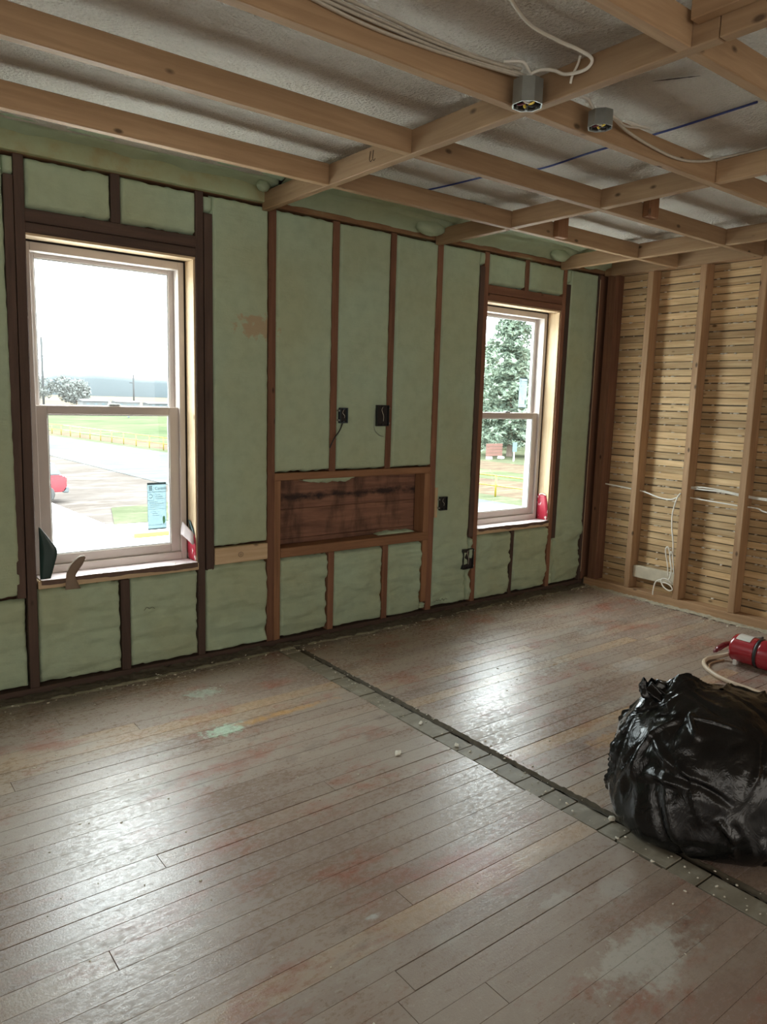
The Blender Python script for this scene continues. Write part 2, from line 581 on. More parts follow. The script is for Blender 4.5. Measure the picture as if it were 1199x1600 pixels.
def board(x0, x1, y0, y1, mat=None, drop=0.0):
    g = .0003 + (abs(random.gauss(0, .0010)) if random.random() < .4 else 0)
    dz = random.uniform(-.0008, .0)
    o = box('floor_board', x0 + .0008, x1 - .0008, y0 + g, y1 - g, -.0215, dz - drop, mat or M['floor'], floor, bev=.0006)
    o.rotation_euler = (random.gauss(0, .0035), 0, 0)
    return o


edges_y = sorted(ys) + [0.0]
for a, c in zip([YF] + sorted(ys), edges_y):
    far = c < -3.6
    if far:
        board(XL, -2.822, a, c); board(-2.69, .0, a, c)
        continue
    cut = random.uniform(-6.2, -3.3)
    board(XL, cut, a, c); board(cut, -2.822 - random.uniform(0, .008), a, c)
    cut = random.uniform(-2.1, -.6)
    board(-2.694 + random.uniform(0, .006), cut, a, c); board(cut, .0, a, c)
# short filler boards of the strip
sy = [0, -.14, -.38, -.60, -.72, -.85, -1.142, -1.387, -1.53, -1.63, -1.725, -1.85, -1.967, -2.068, -2.22, -2.296, -2.48, -2.58, -2.8, -3.05, -3.3]
y = -3.3
while y > YF + .3:
    y -= .27; sy.append(y)
sy.append(YF)
for a, c in zip(sy[1:], sy[:-1]):
    board(-2.82 + random.uniform(-.002, .004), -2.722 + random.uniform(-.003, .003), a + .0028, c - .0022, M['strip'], random.uniform(.001, .004))
# the torn channel beside it, filled with dirt
n = 900
Y = np.linspace(0, YF, n); vv = []
for i in range(n):
    w = .012 + .006 * float(vn(Y[i] * 9, 3.0))
    for t, zz in ((-1, -.002), (-.4, -.004), (0, -.012), (.5, -.003), (1, 0.001)):
        vv.append((-2.707 + t * w + .004 * (float(vn(Y[i] * 20, 8.0)) - .5), Y[i], zz + .007 * (float(vn(Y[i] * 60, t * 3 + 5)) - .45)))
link('channel_dirt', npmesh('channel_dirt', np.array(vv), grid_faces(n, 5)), M['dirt'], floor, kind='stuff')

# ceiling: stippled sheets with a little sag, holes where it has broken away
nx, ny = 304, 280
gx = np.linspace(XL, 0.1, nx); gy = np.linspace(YF, 0.1, ny)
GX, GY = np.meshgrid(gx, gy, indexing='ij')
GZ = HC + .010 * (fbm(GX * 1.1, GY * 1.1) - .5) + .003 * (fbm(GX * 9, GY * 9) - .5)
F = grid_faces(nx, ny)
cx = GX.ravel()[F].mean(1); cy = GY.ravel()[F].mean(1)
keep = np.ones(len(F), bool)
for (hx, hy, rx, ry) in ():
    dd = ((cx - hx) / rx) ** 2 + ((cy - hy) / ry) ** 2 + .8 * (vn(cx * 60, cy * 60) - .5)
    keep &= dd > 1
me = npmesh('ceiling', np.stack([GX, GY, GZ], -1).reshape(-1, 3), F[keep][:, ::-1])
ceiling = link('ceiling', me, M['ceiling'], smooth=True, kind='structure')
def dark_sliver(a, c, w, s):
    n = 26; a = Vector(a); c = Vector(c); d = (c - a); q = Vector((-d.y, d.x)).normalized()
    V = []
    for i in range(n):
        t = i / (n - 1); pp = a + d * t; ww = w * (math.sin(math.pi * t) ** .6 * (.5 + .8 * float(vn(t * 11 + s, s))) + .02)
        for k in (-1, 1): V.append((pp.x + q.x * ww * k, pp.y + q.y * ww * k * (1 if k > 0 else .6), 0))
    o = link('dark_sliver', npmesh('dark_sliver', np.array(V), grid_faces(n, 2)), M['attic'], ceiling, (0, 0, 2.4985))
    return o


for args in (((-2.52, -2.01), (-2.44, -2.14), .005, 1.2), ((-1.60, -1.76), (-1.575, -1.98), .020, 5.1), ((-1.93, -.50), (-1.80, -.53), .018, 7.7)): dark_sliver(*args)  # flat dark slivers: one thin dark line, then two torn gaps
box('ceiling_deck', XL, .1, YF, .1, HC + .05, HC + .08, M['attic'], ceiling, bev=0)

# walls: the outer shell of each with its openings
WY0, WY1 = .108, .215
wall_back = multibox('wall_back', [
    (XL, X1A - .01, WY0, WY1, -.06, HC + .05), (X1B + .01, X2A - .01, WY0, WY1, -.06, HC + .05), (X2B + .01, .22, WY0, WY1, -.06, HC + .05),
    (X1A - .01, X1B + .01, WY0, WY1, -.06, .515), (X1A - .01, X1B + .01, WY0, WY1, WZ1 + .01, HC + .05),
    (X2A - .01, X2B + .01, WY0, WY1, -.06, .515), (X2A - .01, X2B + .01, WY0, WY1, WZ1 + .01, HC + .05)], M['sheath'], kind='structure')
wall_right = multibox('wall_right', [(.112, .140, YF, WY0, -.06, HC + .05)], plain('plaster_back_gap_shade', (.14, .11, .075), .95), kind='structure')  # plaster coloured dark to put shade into the gaps between the laths
wall_left = multibox('wall_left', [(XL - .1, XL, YF, .215, -.06, HC + .05)], M['plaster'], kind='structure')
wall_front = multibox('wall_front', [(XL - .1, .2, YF - .1, YF, -.06, HC + .05)], M['plaster'], kind='structure')

# ------------------------------------------------------------------ window wall framing
SD = .10   # stud depth


def stud(xt, xb, w, z0, z1, mat, y0=0.0, parent=None, name='stud', wb=None, depth=SD, **k):
    """vertical member: xt = left edge at its top, xb = left edge at its bottom"""
    return box(name, (xt + xb) / 2, (xt + xb) / 2 + w, y0, y0 + depth, z0, z1, mat, parent or wall_back,
               shear=(xt - xb, 0), wob=.0015, **k)


wb = wall_back
stud(-4.080, -4.104, .043, .038, 2.405, M['dark_z'])
stud(-4.121, -4.142, .040, .475, 2.316, M['dark_z'], -.004, name='trimmer')
stud(-3.262, -3.270, .041, .038, 2.405, M['dark_z'])
stud(-3.221, -3.224, .044, .500, 2.306, M['dark_z'], -.004, name='trimmer')
stud(-3.672, -3.674, .044, 2.190, 2.405, M['dark_z'], name='cripple')
stud(-3.674, -3.676, .044, .038, .503, M['dark_z'], name='cripple')
stud(-2.856, -2.858, .043, .038, 2.395, M['old_z'])
stud(-2.815, -2.815, .041, .038, .957, M['newred_z'], name='trimmer')
for x in (-2.450, -2.040):
    stud(x, x - .002, .043, .998, 2.395, M['old_z'])
    stud(x, x, .043, .038, .516, M['old_z'], name='cripple')
stud(-1.668, -1.668, .045, .038, 2.395, M['old_z'])
stud(-1.712, -1.712, .044, .100, .957, M['newred_z'], name='trimmer')
stud(-1.256, -1.256, .041, .038, 2.395, M['old_z'])
stud(-1.298, -1.298, .042, .500, 2.300, M['dark_z'], -.004, name='trimmer')
stud(-.455, -.458, .041, .038, 2.395, M['old_z'])
stud(-.414, -.417, .041, .410, 2.282, M['dark_z'], -.004, name='trimmer')
stud(-.862, -.862, .040, 2.180, 2.395, M['old_z'], name='cripple')
stud(-.862, -.866, .030, .038, .510, M['dark_z'], name='cripple')
stud(-.052, -.052, .024, .038, 2.395, M['dark_z'])
stud(-.026, -.028, .010, .10, 2.36, M['pale_z'], .004, name='furring_strip', depth=.02)
stud(-.014, -.014, .10, .038, 2.395, M['old_z'], .006)
for x in (-4.53, -4.94, -5.34, -5.75, -6.16, -6.56, -6.97, -7.38):
    stud(x, x, .042, .038, 2.40, M['dark_z'])
# headers
for xa, xb, ma in ((X1A - .002, X1B, M['dark_x']), (X2A, X2B, M['old_x'])):
    box('header', xa, xb, 0, SD, 2.136, 2.190, ma, wb)
    box('header', xa, xb, .004, SD, 2.092, 2.134, ma, wb)
    multibox('shim', [(xa - .012, xb + .012, .135, .20, 2.060, 2.10), (xb - .021, xb + .012, .135, .20, .52, 2.06), (xa - .012, xa + .003, .135, .20, .52, 2.06), (xa, xb, .12, .2, .50, .552)], M['attic'], wb)
    box('head_liner', xa, xb, .008, SD, 2.080, 2.091, M['pale_x'], wb, bev=.001)
    box('sill_board', xa - .008, xb, .0, SD, .507, .546, M['pale_x'], wb)
    box('jamb_liner', xb - .012, xb, .010, .112, .547, 2.079, M['pale_z'], wb, bev=.001)
    # plates
box('bottom_plate', XL, 0, .0, SD, .0, .038, M['dark_x'], wb)
box('top_plate', XL, .1, .0, SD, 2.405, 2.445, M['foamplate'], wb)
box('top_plate', -2.838, .1, -.012, .06, 2.398, 2.430, M['foamplate'], wb, bev=.008)
box('ledger_board', XL, -2.840, -.040, -.002, 2.405, 2.495, M['foamboard'], wb, bev=.004)
box('upper_plate', XL, .1, .0, SD, 2.446, 2.50, M['foamboard'], wb)
# scab board between the left window and the first stud
box('scab_board', -3.175, -2.858, -.006, .03, .522, .612, M['pale_x'], wb, label='pale new board nailed between the left window and the first stud')
# niche
box('niche_header', -2.815, -1.668, -.004, SD, .957, .998, M['newred_x'], wb)
box('niche_sill', -2.774, -1.668, -.004, SD, .516, .571, M['newred_x'], wb)
for (z0, z1, dy) in ((.572, .60, 0), (.602, .775, .002), (.778, .957, .0)):
    box('backing_board', -2.774, -1.712, .098 + dy, .108, z0, z1, M['stained'], wb, bev=.002)


def foam_sheet(name, pts_fn, nu, nv, mat=None, parent=None, **k):
    u = np.linspace(0, 1, nu)[:, None] + np.zeros((1, nv)); v = np.zeros((nu, 1)) + np.linspace(0, 1, nv)[None, :]
    P = pts_fn(u, v)
    V = np.stack(P, -1).reshape(-1, 3)
    c = V.mean(0)
    return link(name, npmesh(name, V - c, grid_faces(nu, nv)), mat or M['foam'], parent, tuple(c), smooth=True, **k)


seedc = [0]


def panel(x0, x1, z0, z1, rough=None):
    """foam between two studs: flush and shaved above, rippled below knee height, ragged over the stud edges"""
    seedc[0] += 13.7; s = seedc[0]
    w, h = x1 - x0, z1 - z0
    nu = max(8, int(w / .011)); nv = max(8, int(h / .014))

    def fn(u, v):
        X = x0 + u * w; Z = z0 + v * h
        e = np.minimum(np.minimum(u, 1 - u) * w, np.minimum(v, 1 - v) * h)
        over = .007 * (vn(Z * 28 + s, X * 0 + s) - .35)
        ex = np.where(u < .5, -1, 1) * np.clip(1 - np.minimum(u, 1 - u) * w / .03, 0, 1) * (over + .001)
        low = np.clip((.60 - Z) / .15, 0, 1)
        y_ = .001 - .006 * np.clip(e / .010, 0, 1) ** .6
        y_ = y_ + .006 * (fbm(X * 5 + s, Z * 5) - .5)
        y_ = y_ + low * .055 * (fbm(X * 4 + s, Z * 17) - .45) + low * .034 * (np.abs(fbm(X * 6 + s, Z * 30) - .5))
        y_ = y_ + np.where(e < .008, .006 * vn(X * 60 + s, Z * 60), 0) + np.where(e < .001, .03, 0)
        ez = np.where(v < .5, 1, -1) * np.clip(1 - np.minimum(v, 1 - v) * h / .03, 0, 1) * .012 * vn(X * 40 + s, Z * 0 + s)
        return X + ex, y_, Z + ez
    foam_sheet('foam_panel', fn, nu, nv, parent=wb)


bays = [(-3.628, X1B, 2.19, 2.405), (-4.037, -3.672, 2.19, 2.405), (-4.055, -3.674, .038, .507), (-3.630, -3.266, .038, .507),
        (-3.178, -2.857, .612, 2.405), (-3.224, -2.857, .038, .522), (-2.813, -2.450, .998, 2.398), (-2.407, -2.040, .998, 2.398), (-1.997, -1.668, .998, 2.398),
        (-2.774, -2.450, .038, .516), (-2.407, -2.040, .038, .516), (-1.997, -1.712, .038, .516), (-1.712, -1.668, .038, .10),
        (-1.623, -1.298, .038, 2.398), (-1.215, -.862, 2.19, 2.398), (-.822, -.456, 2.19, 2.398),
        (-1.215, -.866, .038, .507), (-.834, -.457, .038, .507), (-.376, -.052, .038, 2.398),
        (-4.490, -4.121, .475, 2.40), (-4.490, -4.104, .038, .475), (-3.221, -3.178, 2.306, 2.40), (-.414, -.374, 2.28, 2.398), (-1.30, -1.256, .038, .5), (-1.30, -1.256, 2.3, 2.398), (-.415, -.376, .038, .41), (-4.12, -4.08, 2.316, 2.40), (-3.226, -3.178, .038, .5)]
xs = [-4.53, -4.94, -5.34, -5.75, -6.16, -6.56, -6.97, -7.38]
for a, c in zip(xs[1:], xs[:-1]): bays.append((a + .042, c, .038, 2.40))
bays = [q for q in bays if q != (-3.226, -3.178, .038, .5)]
for q in bays: panel(*q)


# foam cove between plate, ceiling and the first joist, one piece per bay of the ceiling framing
def cove(x0, x1, s, zb):
    w = x1 - x0
    nu = int(w / .02) + 4; nv = 30

    def fn(u, v):
        X = x0 + u * w
        e = np.minimum(u, 1 - u) * w
        t = v
        bul = .035 * np.exp(-(e / .09) ** 2) * np.sin(np.pi * np.clip(v * 1.2, 0, 1))
        y_ = -.008 - .34 * t ** 1.3 - bul * .8
        z_ = zb + (2.515 - zb) * (1 - (1 - t) ** 1.8) - bul * .5
        nz = fbm(X * 7 + s, y_ * 9 + z_ * 9)
        crack = np.exp(-((t - .45 - .06 * (vn(X * 3 + s, X * 0) - .5)) / .025) ** 2)
        return X, y_ - .02 * (nz - .5) + .012 * crack, z_ - .022 * (nz - .5) + .022 * crack
    foam_sheet('foam_cove', fn, nu, nv, parent=ceiling)


cove(XL, -2.885, 3.1, 2.47)
cove(-2.886, -1.69, 8.2, 2.425)
cove(-1.691, -.495, 4.4, 2.425)
cove(-.496, .02, 6.6, 2.425)
# round foam lumps where beams meet the plate
for (x, y_, z_, r, sx) in ((-2.945, -.10, 2.465, .028, 1.3), (-1.80, -.07, 2.45, .05, 2.2), (-.60, -.07, 2.45, .042, 2.2), (-.28, -.08, 2.43, .035, 2.6)):
    V = []; nu, nv = 22, 12
    th = np.linspace(0, 2 * np.pi, nu, endpoint=False)[:, None]; ph = np.linspace(.02, np.pi - .02, nv)[None, :]
    X = np.sin(ph) * np.cos(th) * sx; Yq = np.sin(ph) * np.sin(th); Z = np.cos(ph) + 0 * th
    k = r * (1 + .35 * (fbm(X * 3 + x * 9, Yq * 3, Z * 3) - .5))
    V = np.stack([X * k, Yq * k, Z * k], -1).reshape(-1, 3)
    link('foam_lump', npmesh('foam_lump', V, grid_faces(nu, nv, True)), M['foam'], ceiling, (x, y_, z_), smooth=True)
# foam left in the niche
for (x0, x1, z0, z1) in ((-2.62, -2.25, .93, .957), (-2.05, -1.74, .572, .588)):
    n = 40
    V = []
    for i in range(n):
        t = i / (n - 1); X = x0 + (x1 - x0) * t
        d = (z1 - z0) * (.4 + .9 * float(vn(t * 14, x0 * 5))) * math.sin(math.pi * min(1, t * 1.0 + .02)) ** .4
        if z0 > .8: V += [(X, .02, z1), (X, .015, z1 - d), (X, .09, z1 - d * 1.1)]
        else: V += [(X, .045, z0), (X, .05, z0 + d), (X, .095, z0 + d * 1.2)]
    link('foam_remnant', npmesh('foam_remnant', np.array(V), grid_faces(n, 3)), M['foam'], wb, smooth=True)


# debris crust at the foot of the walls
def crust(name, fn, n, mat, parent, m_=8):
    u = np.linspace(0, 1, n)[:, None] + np.zeros((1, m_)); v = np.linspace(0, 1, m_)[None, :] + np.zeros((n, 1))
    V = np.stack(fn(u, v), -1).reshape(-1, 3)
    return link(name, npmesh(name, V, grid_faces(n, m_)), mat, parent, smooth=False, kind='stuff')


def fA(u, v):
    X = XL + u * (-.02 - XL)
    wd = .045 + .065 * fbm(X * 4, X * 0 + 2)
    Yq = -.001 - v * wd
    Z = .0015 + (1 - v) * .022 * fbm(X * 12, v * 4 + 1) + .012 * (vn(X * 45, v * 7) - .35) * (1 - v ** 3)
    return X, Yq, np.where(v > .99, -.004, Z)


crust('wall_foot_dirt', fA, 1100, M['dirt'], wb)


def fA2(u, v):
    X = XL + u * (-.02 - XL)
    Yq = -.035 - v * .045 - .03 * fbm(X * 5 + 4, X * 0)
    Z = .018 * (fbm(X * 22, v * 3 + 7) - .42) + .004 - .02 * np.abs(v - .5)
    return X, Yq, Z


crust('wall_foot_plaster', fA2, 900, M['greydirt'], wb, 6)


def fB(u, v):
    Yq = -.03 + u * (YF + .03)
    wd = .03 + .05 * fbm(Yq * 5, Yq * 0 + 2)
    X = -.001 - v * wd
    Z = .001 + (1 - v) * .010 * fbm(Yq * 22, v * 4 + 1) + .008 * (vn(Yq * 55, v * 7) - .35)
    return X, Yq, Z


crust('lath_wall_foot_plaster', fB, 900, plain('tan_plaster_dust', (.40, .36, .27), .95, nscale=25, var=.5, bump=.8), wall_right)

# ------------------------------------------------------------------ lath wall
wr = wall_right
box('bottom_plate', .0, .10, YF, -.012, .0, .060, M['lathstud_y'], wr)
box('top_plate', .0, .10, YF, -.012, 2.385, 2.425, M['lathstud_y'], wr)
box('upper_plate', .0, .10, YF, -.012, 2.426, 2.50, M['lathstud_y'], wr)
sy_ = [-.120, -.428, -.830, -1.238, -1.645, -2.05, -2.46, -2.87, -3.28, -3.69, -4.10, -4.5, -4.9, -5.3, -5.7, -6.1, -6.5]
for i, y in enumerate(sy_):
    wdt = .075 if i == 0 else .046
    box('stud', .0, .10, y, y + wdt, .060, 2.385, M['old_z'] if i == 0 else M['lathstud_z'], wr, shear=(0, random.uniform(-.006, .006)), wob=.001)
nl = 48; pit = 2.385 / nl
joints = [-.01, -1.215, -2.44, -3.67, -4.88, YF]
for k in range(nl):
    z = .004 + k * pit
    off = 0 if (k // 7) % 2 == 0 else -.408
    js = [-.01] + [j + off for j in joints[1:-1]] + [YF + .01]
    for a, c in zip(js[1:], js[:-1]):
        t = random.uniform(-.003, .003)
        xx = .101 + random.uniform(0, .0035)
        box('lath', xx, xx + .007, a + .002, c - .002, z + .0015 + t * .7, z + pit - .0035 + t * .7 + random.uniform(-.003, .001), M['lath'], wr, bev=.0012)
# plaster keys squeezed through between the laths
V = []; F = []
for k in range(nl):
    z = .004 + k * pit
    for y0 in np.arange(-6.6, -.06, .035):
        if random.random() > (.28 if z > .25 else .2): continue
        L = random.uniform(.012, .05); hh = random.uniform(.003, .0065); dp = random.uniform(.003, .009)
        yy = y0 + random.uniform(-.01, .01); zz = z - .001 + random.uniform(-.002, .001)
        i0 = len(V)
        for q in range(6):
            a = 2 * math.pi * q / 6
            V.append((.1035, yy + L / 2 * math.cos(a) * random.uniform(.7, 1.1), zz + hh * math.sin(a) * random.uniform(.6, 1.4)))
        for q in range(6):
            a = 2 * math.pi * q / 6
            V.append((.1015 - dp, yy + L / 2 * .8 * math.cos(a), zz + hh * .55 * math.sin(a) * random.uniform(.6, 1.3) - .0015))
        for q in range(6): F.append((i0 + q, i0 + (q + 1) % 6, i0 + 6 + (q + 1) % 6, i0 + 6 + q))
        F.append(tuple(i0 + 6 + q for q in range(6)))
link('plaster_keys', pyd('plaster_keys', V, F), M['plasterkey'], wr, kind='stuff')
box('noggin', .035, .073, -.783, -.430, .145, .235, plain('whitened_board', (.52, .47, .36), .8, nscale=14, var=.3), wr,
    label='short whitened board low between the second and third studs')

# ------------------------------------------------------------------ dropped ceiling framing
cf = empty('ceiling_framing', (-3.8, -3.3, 2.37), label='dropped grid of brown lumber joists, long beam and short blocking under the stippled ceiling', cat='ceiling framing')
JB, JH, JW = 2.369, .090, .040
BX0, BX1 = -2.905, -2.866
jy = [-.60 - .582 * k for k in range(0, 11)]   # window-side face of each joist
jy = [y for y in jy if y - JW > YF + .02]
for k, y in enumerate(jy):
    box('joist', XL + .01, BX0, y - JW, y, JB, JB + JH, M['joist_x'], cf, wob=.001)
    box('joist', BX1, -.045, y - JW, y, JB, JB + JH, M['joist_x'], cf, wob=.001)
box('beam', BX0, BX1, -2.46, -.014, JB - .001, JB + JH, M['joist_y'], cf)
box('beam', BX0, BX1, YF + .01, -2.462, JB - .001, JB + JH, M['joist_y'], cf)
box('beam_splice', BX0 - .041, BX0 - .001, -2.90, -2.40, JB + .050, JB + .132, M['joist_y'], cf)
box('ledger', -.044, -.004, YF + .01, -.10, JB + .006, JB + JH + .012, M['joist_y'], cf)
for x in (-1.71, -.515):
    yy = [-.014] + [None]
    prev = -.014
    for y in jy:
        box('blocking', x + random.uniform(-.004, .004), x + .040, y + .001, prev - .001, JB, JB + JH, M['joist_y'], cf, wob=.001)
        prev = y - JW
box('hanger', -1.36, -1.272, -1.182 - JW - .040, -1.182 - JW - .001, 2.385, 2.50, M['newred_z'], cf)
box('hanger', -1.36, -1.272, -.60 - JW - .040, -.60 - JW - .001, 2.372, 2.50, M['newred_z'], cf)

# ------------------------------------------------------------------ windows


def ring(x0, x1, z0, z1, tl, tr, tb, tt, y0, y1):
    return [(x0, x0 + tl, y0, y1, z0, z1), (x1 - tr, x1, y0, y1, z0, z1), (x0 + tl, x1 - tr, y0, y1, z0, z0 + tb), (x0 + tl, x1 - tr, y0, y1, z1 - tt, z1)]


def make_window(name, xa, xb, tag):
    yf = .113
    w = multibox(name, ring(xa + .001, xb - .019, .549, 2.074, .037, .030, .040, .038, yf, .232), M['vinyl'], kind='structure', bev=.002)
    x0, x1 = xa + .038, xb - .047
    lo = multibox('lower_sash', ring(x0, x1, .589, 1.350, .052, .052, .048, .042, yf + .018, yf + .045), M['vinyl'], w, bev=.003)
    up_ = multibox('upper_sash', ring(x0, x1, 1.312, 2.038, .030, .030, .036, .022, yf + .062, yf + .090), M['vinyl'], w, bev=.003)
    link('glazing_bead', boxring(x0 + .052, x1 - .052, .637, 1.308, .005, yf + .024), M['jamb_white'], lo)
    link('glazing_bead', boxring(x0 + .030, x1 - .030, 1.348, 2.016, .005, yf + .068), M['jamb_white'], up_)
    box('pane', x0 + .053, x1 - .053, yf + .030, yf + .034, .638, 1.307, M['glass'], lo, bev=0)
    box('pane', x0 + .031, x1 - .031, yf + .074, yf + .078, 1.349, 2.015, M['glass'], up_, bev=0)
    xc = (x0 + x1) / 2 + .02
    box('sash_lock', xc - .028, xc + .028, yf + .020, yf + .046, 1.351, 1.362, M['greymetal'], lo, bev=.004)
    box('outer_casing', xa - .06, xa + .004, .233, .25, .50, 2.14, M['jamb_white'], w)
    box('outer_casing', xb - .013, xb + .05, .233, .25, .50, 2.14, M['jamb_white'], w)
    # thin pale bluish strips on the frame reveals beside the panes
    box('side_strip', x1 - .001, x1 + .0005, yf + .047, .230, 1.35, 2.035, M['jamb_white'], w, bev=0)
    box('side_strip', x0 - .0005, x0 + .001, yf + .047, .230, 1.35, 2.035, M['jamb_white'], w, bev=0)
    return w


def boxring(x0, x1, z0, z1, t, y):
    bm = bmesh.new()
    for (a, b_, c, d, e, f) in ring(x0, x1, z0, z1, t, t, t, t, y, y + .006):
        r = bmesh.ops.create_cube(bm, size=1)
        for v in r['verts']:
            v.co = Vector((a + (v.co.x + .5) * (b_ - a), c + (v.co.y + .5) * (d - c), e + (v.co.z + .5) * (f - e)))
    me = bpy.data.meshes.new('ring'); bm.to_mesh(me); bm.free()
    # children sit at their own origin: shift so that link() (which subtracts the parent) places it right
    return me


w1 = make_window('window_1', X1A, X1B, 1)
w2 = make_window('window_2', X2A, X2B, 2)

# printed energy stickers on the panes
def film(name, c):
    b = MB(name)
    tl = b.n('ShaderNodeBsdfTranslucent'); tl.inputs[0].default_value = (c[0], c[1], c[2], 1)
    b.l(tl.outputs[0], b.t.nodes['Material Output'].inputs[0])
    return b.m


M['stk'] = film('sticker_film', (.066, .092, .100))
M['stkpale'] = film('sticker_pale', (.095, .115, .118))
M['stkink'] = plain('sticker_ink', (.10, .19, .24), .6)
M['stkgreen'] = plain('sticker_green', (.22, .62, .36), .5)


def quads(name, rects, y, mat, parent):
    V = []; F = []
    for (a, b_, c, d) in rects:
        k = len(V); V += [(a, 0, c), (b_, 0, c), (b_, 0, d), (a, 0, d)]; F.append((k, k + 1, k + 2, k + 3))
    return link(name, pyd(name, V, F), mat, parent, (0, y, 0))


def sticker(x0, x1, z0, z1, y, label, pale=False):
    t = empty('window_sticker', ((x0 + x1) / 2, y, z0), label=label, cat='sticker')
    w, h = x1 - x0, z1 - z0
    quads('film', [(x0, x1, z0, z1)], y, M['stkpale'] if pale else M['stk'], t)
    rects = [(0, 1, .955, 1)] + [(0, 1, .80, .808), (.34, .348, .63, .955), (0, .34, .62, .628), (0, 1, .44, .444), (0, 1, .10, .106), (0, .012, 0, 1), (.988, 1, 0, 1), (0, 1, 0, .03)]
    for k in range(4): rects.append((.08, .26, .835 + .028 * k, .852 + .028 * k))
    for k in range(3): rects.append((.42, .9 - .1 * k, .655 + .04 * k, .663 + .04 * k))
    for k in range(4): rects.append((.08, .55 + .3 * ((k * 7) % 3) / 2, .48 + .035 * k, .487 + .035 * k))
    for k in range(3): rects.append((.25, .6 - .08 * k, .30 + .04 * k, .306 + .04 * k))
    quads('print', [(x0 + a * w, x0 + b_ * w, z0 + c * h, z0 + d * h) for a, b_, c, d in rects], y - .001, M['stkink'], t)
    # ring mark in the second box
    pts = [(x0 + w * (.17 + .10 * math.cos(a)), y - .0016, z0 + h * (.715 + .038 * math.sin(a))) for a in np.linspace(-2.4, 2.4, 16)]
    tube('ring_mark', pts, .0012, M['stkink'], t, seg=5, sub=0)
    # small green leaf emblem low on the right
    bx, bz = x0 + w * .84, z0 + h * .20
    V = [(bx + w * .09 * math.cos(a) * (1 if math.cos(a) > 0 else .6), y - .0014, bz + h * .085 * math.sin(a)) for a in np.linspace(0, 2 * math.pi, 18, endpoint=False)]
    link('leaf_emblem', pyd('leaf_emblem', V, [tuple(range(18))]), M['stkgreen'], t, (0, 0, 0))
    # word line
    cu = bpy.data.curves.new('word', 'FONT'); cu.body = 'Canada'; cu.size = h * .085; cu.extrude = .0002; cu.materials.append(M['stkink'])
    oc = bpy.data.objects.new('lettering_curve', cu); COL.objects.link(oc)
    me = bpy.data.meshes.new_from_object(oc); bpy.data.objects.remove(oc)
    o = bpy.data.objects.new('lettering', me); COL.objects.link(o); o.parent = t
    o.rotation_euler = (math.pi / 2, 0, 0); o.location = Vector((x0 + w * .40, y - .0014, z0 + h * .85)) - t.location
    return t


sticker(-3.480, -3.380, .715, .962, .1425, 'blue printed energy sticker on the lower pane of the left window')
sticker(-.660, -.575, 1.385, 1.61, .1865, 'pale printed sticker on the upper pane of the right window', True)

# sill membrane and the loose bits around the two windows
def sill_membrane(xa, xb, label, s):
    t = empty('sill_membrane', (xa, .0, .547), label=label, cat='membrane')
    n = 90
    def fn(u, v):
        X = xa + .002 + u * (xb - xa - .016)
        fr = -.006 - .020 * fbm(X * 9 + s, X * 0)
        Yq = .112 + v * (fr - .112)
        Z = .5485 + .004 * fbm(X * 12 + s, v * 2) + .012 * np.clip(v - .55, 0, 1) * fbm(X * 6 + s, v * 0 + 2)
        return X, Yq, Z
    foam_sheet('top_face', fn, n, 10, M['membrane'], t)
    def fn2(u, v):
        X = xa + .002 + u * (xb - xa - .016)
        fr = -.006 - .020 * fbm(X * 9 + s, X * 0)
        Z0 = .5465 + .004 * fbm(X * 12 + s, 2) + .0054 * fbm(X * 6 + s, X * 0 + 2)
        return X, fr + .003 - v * .001 + 0 * X, Z0 - v * (.014 + .018 * fbm(X * 11 + s + 5, X * 0))
    foam_sheet('torn_edge', fn2, n, 4, M['membrane_edge'], t)


sill_membrane(X1A, X1B, 'pinkish white sill membrane with torn brown edge under the left window', 2.0)
sill_membrane(X2A, X2B, 'narrow pale sill membrane under the right window', 7.0)


def strip_surface(name, rows, mat, parent=None, thick=.0012, **k):
    """rows: list of (left point, right point) along the strip; makes a thin curved sheet with thickness"""
    P0 = smooth_path([r[0] for r in rows], 6); P1 = smooth_path([r[1] for r in rows], 6)
    V = []; n = len(P0)
    for a, c in zip(P0, P1):
        for t in (0, .33, .66, 1): V.append(a.lerp(c, t))
    me = npmesh(name, np.array([tuple(v) for v in V]), grid_faces(n, 4))
    c = np.array([tuple(v) for v in V]).mean(0)
    me.transform(Matrix.Translation(-Vector(c)))
    o = link(name, me, mat, parent, tuple(c), smooth=True, **k)
    md = o.modifiers.new('thick', 'SOLIDIFY'); md.thickness = thick; md.offset = 0
    return o


# hook shaped curl of backing paper standing on the sill's edge
cp = empty('paper_curl', (-3.93, -.03, .52), label='brown hook-shaped curl of backing paper hanging over the left window sill', cat='paper')
strip_surface('curl', [((-3.940, -.028, .498), (-3.868, -.020, .494)), ((-3.937, -.030, .545), (-3.885, -.026, .530)), ((-3.932, -.034, .585), (-3.893, -.032, .560)),
                       ((-3.912, -.040, .622), (-3.880, -.040, .590)), ((-3.880, -.046, .650), (-3.862, -.046, .618)), ((-3.858, -.05, .655), (-3.850, -.05, .648))], M['kraft'], cp)
tube('torn_rim', [(-3.932, -.036, .588), (-3.912, -.042, .624), (-3.880, -.048, .652), (-3.856, -.052, .657)], .0028, M['paperedge'], cp, seg=6)
fl = strip_surface('membrane_flap', [((-4.040, -.006, .800), (-4.034, -.010, .798)), ((-4.040, -.006, .74), (-3.998, -.030, .74)), ((-4.041, -.006, .68), (-3.972, -.038, .690)),
                                     ((-4.042, -.006, .61), (-3.985, -.030, .62)), ((-4.043, -.006, .555), (-4.000, -.02, .56))], M['flap'],
                   label='dark green-black membrane flap peeling at the lower left corner of the left window', cat='membrane')


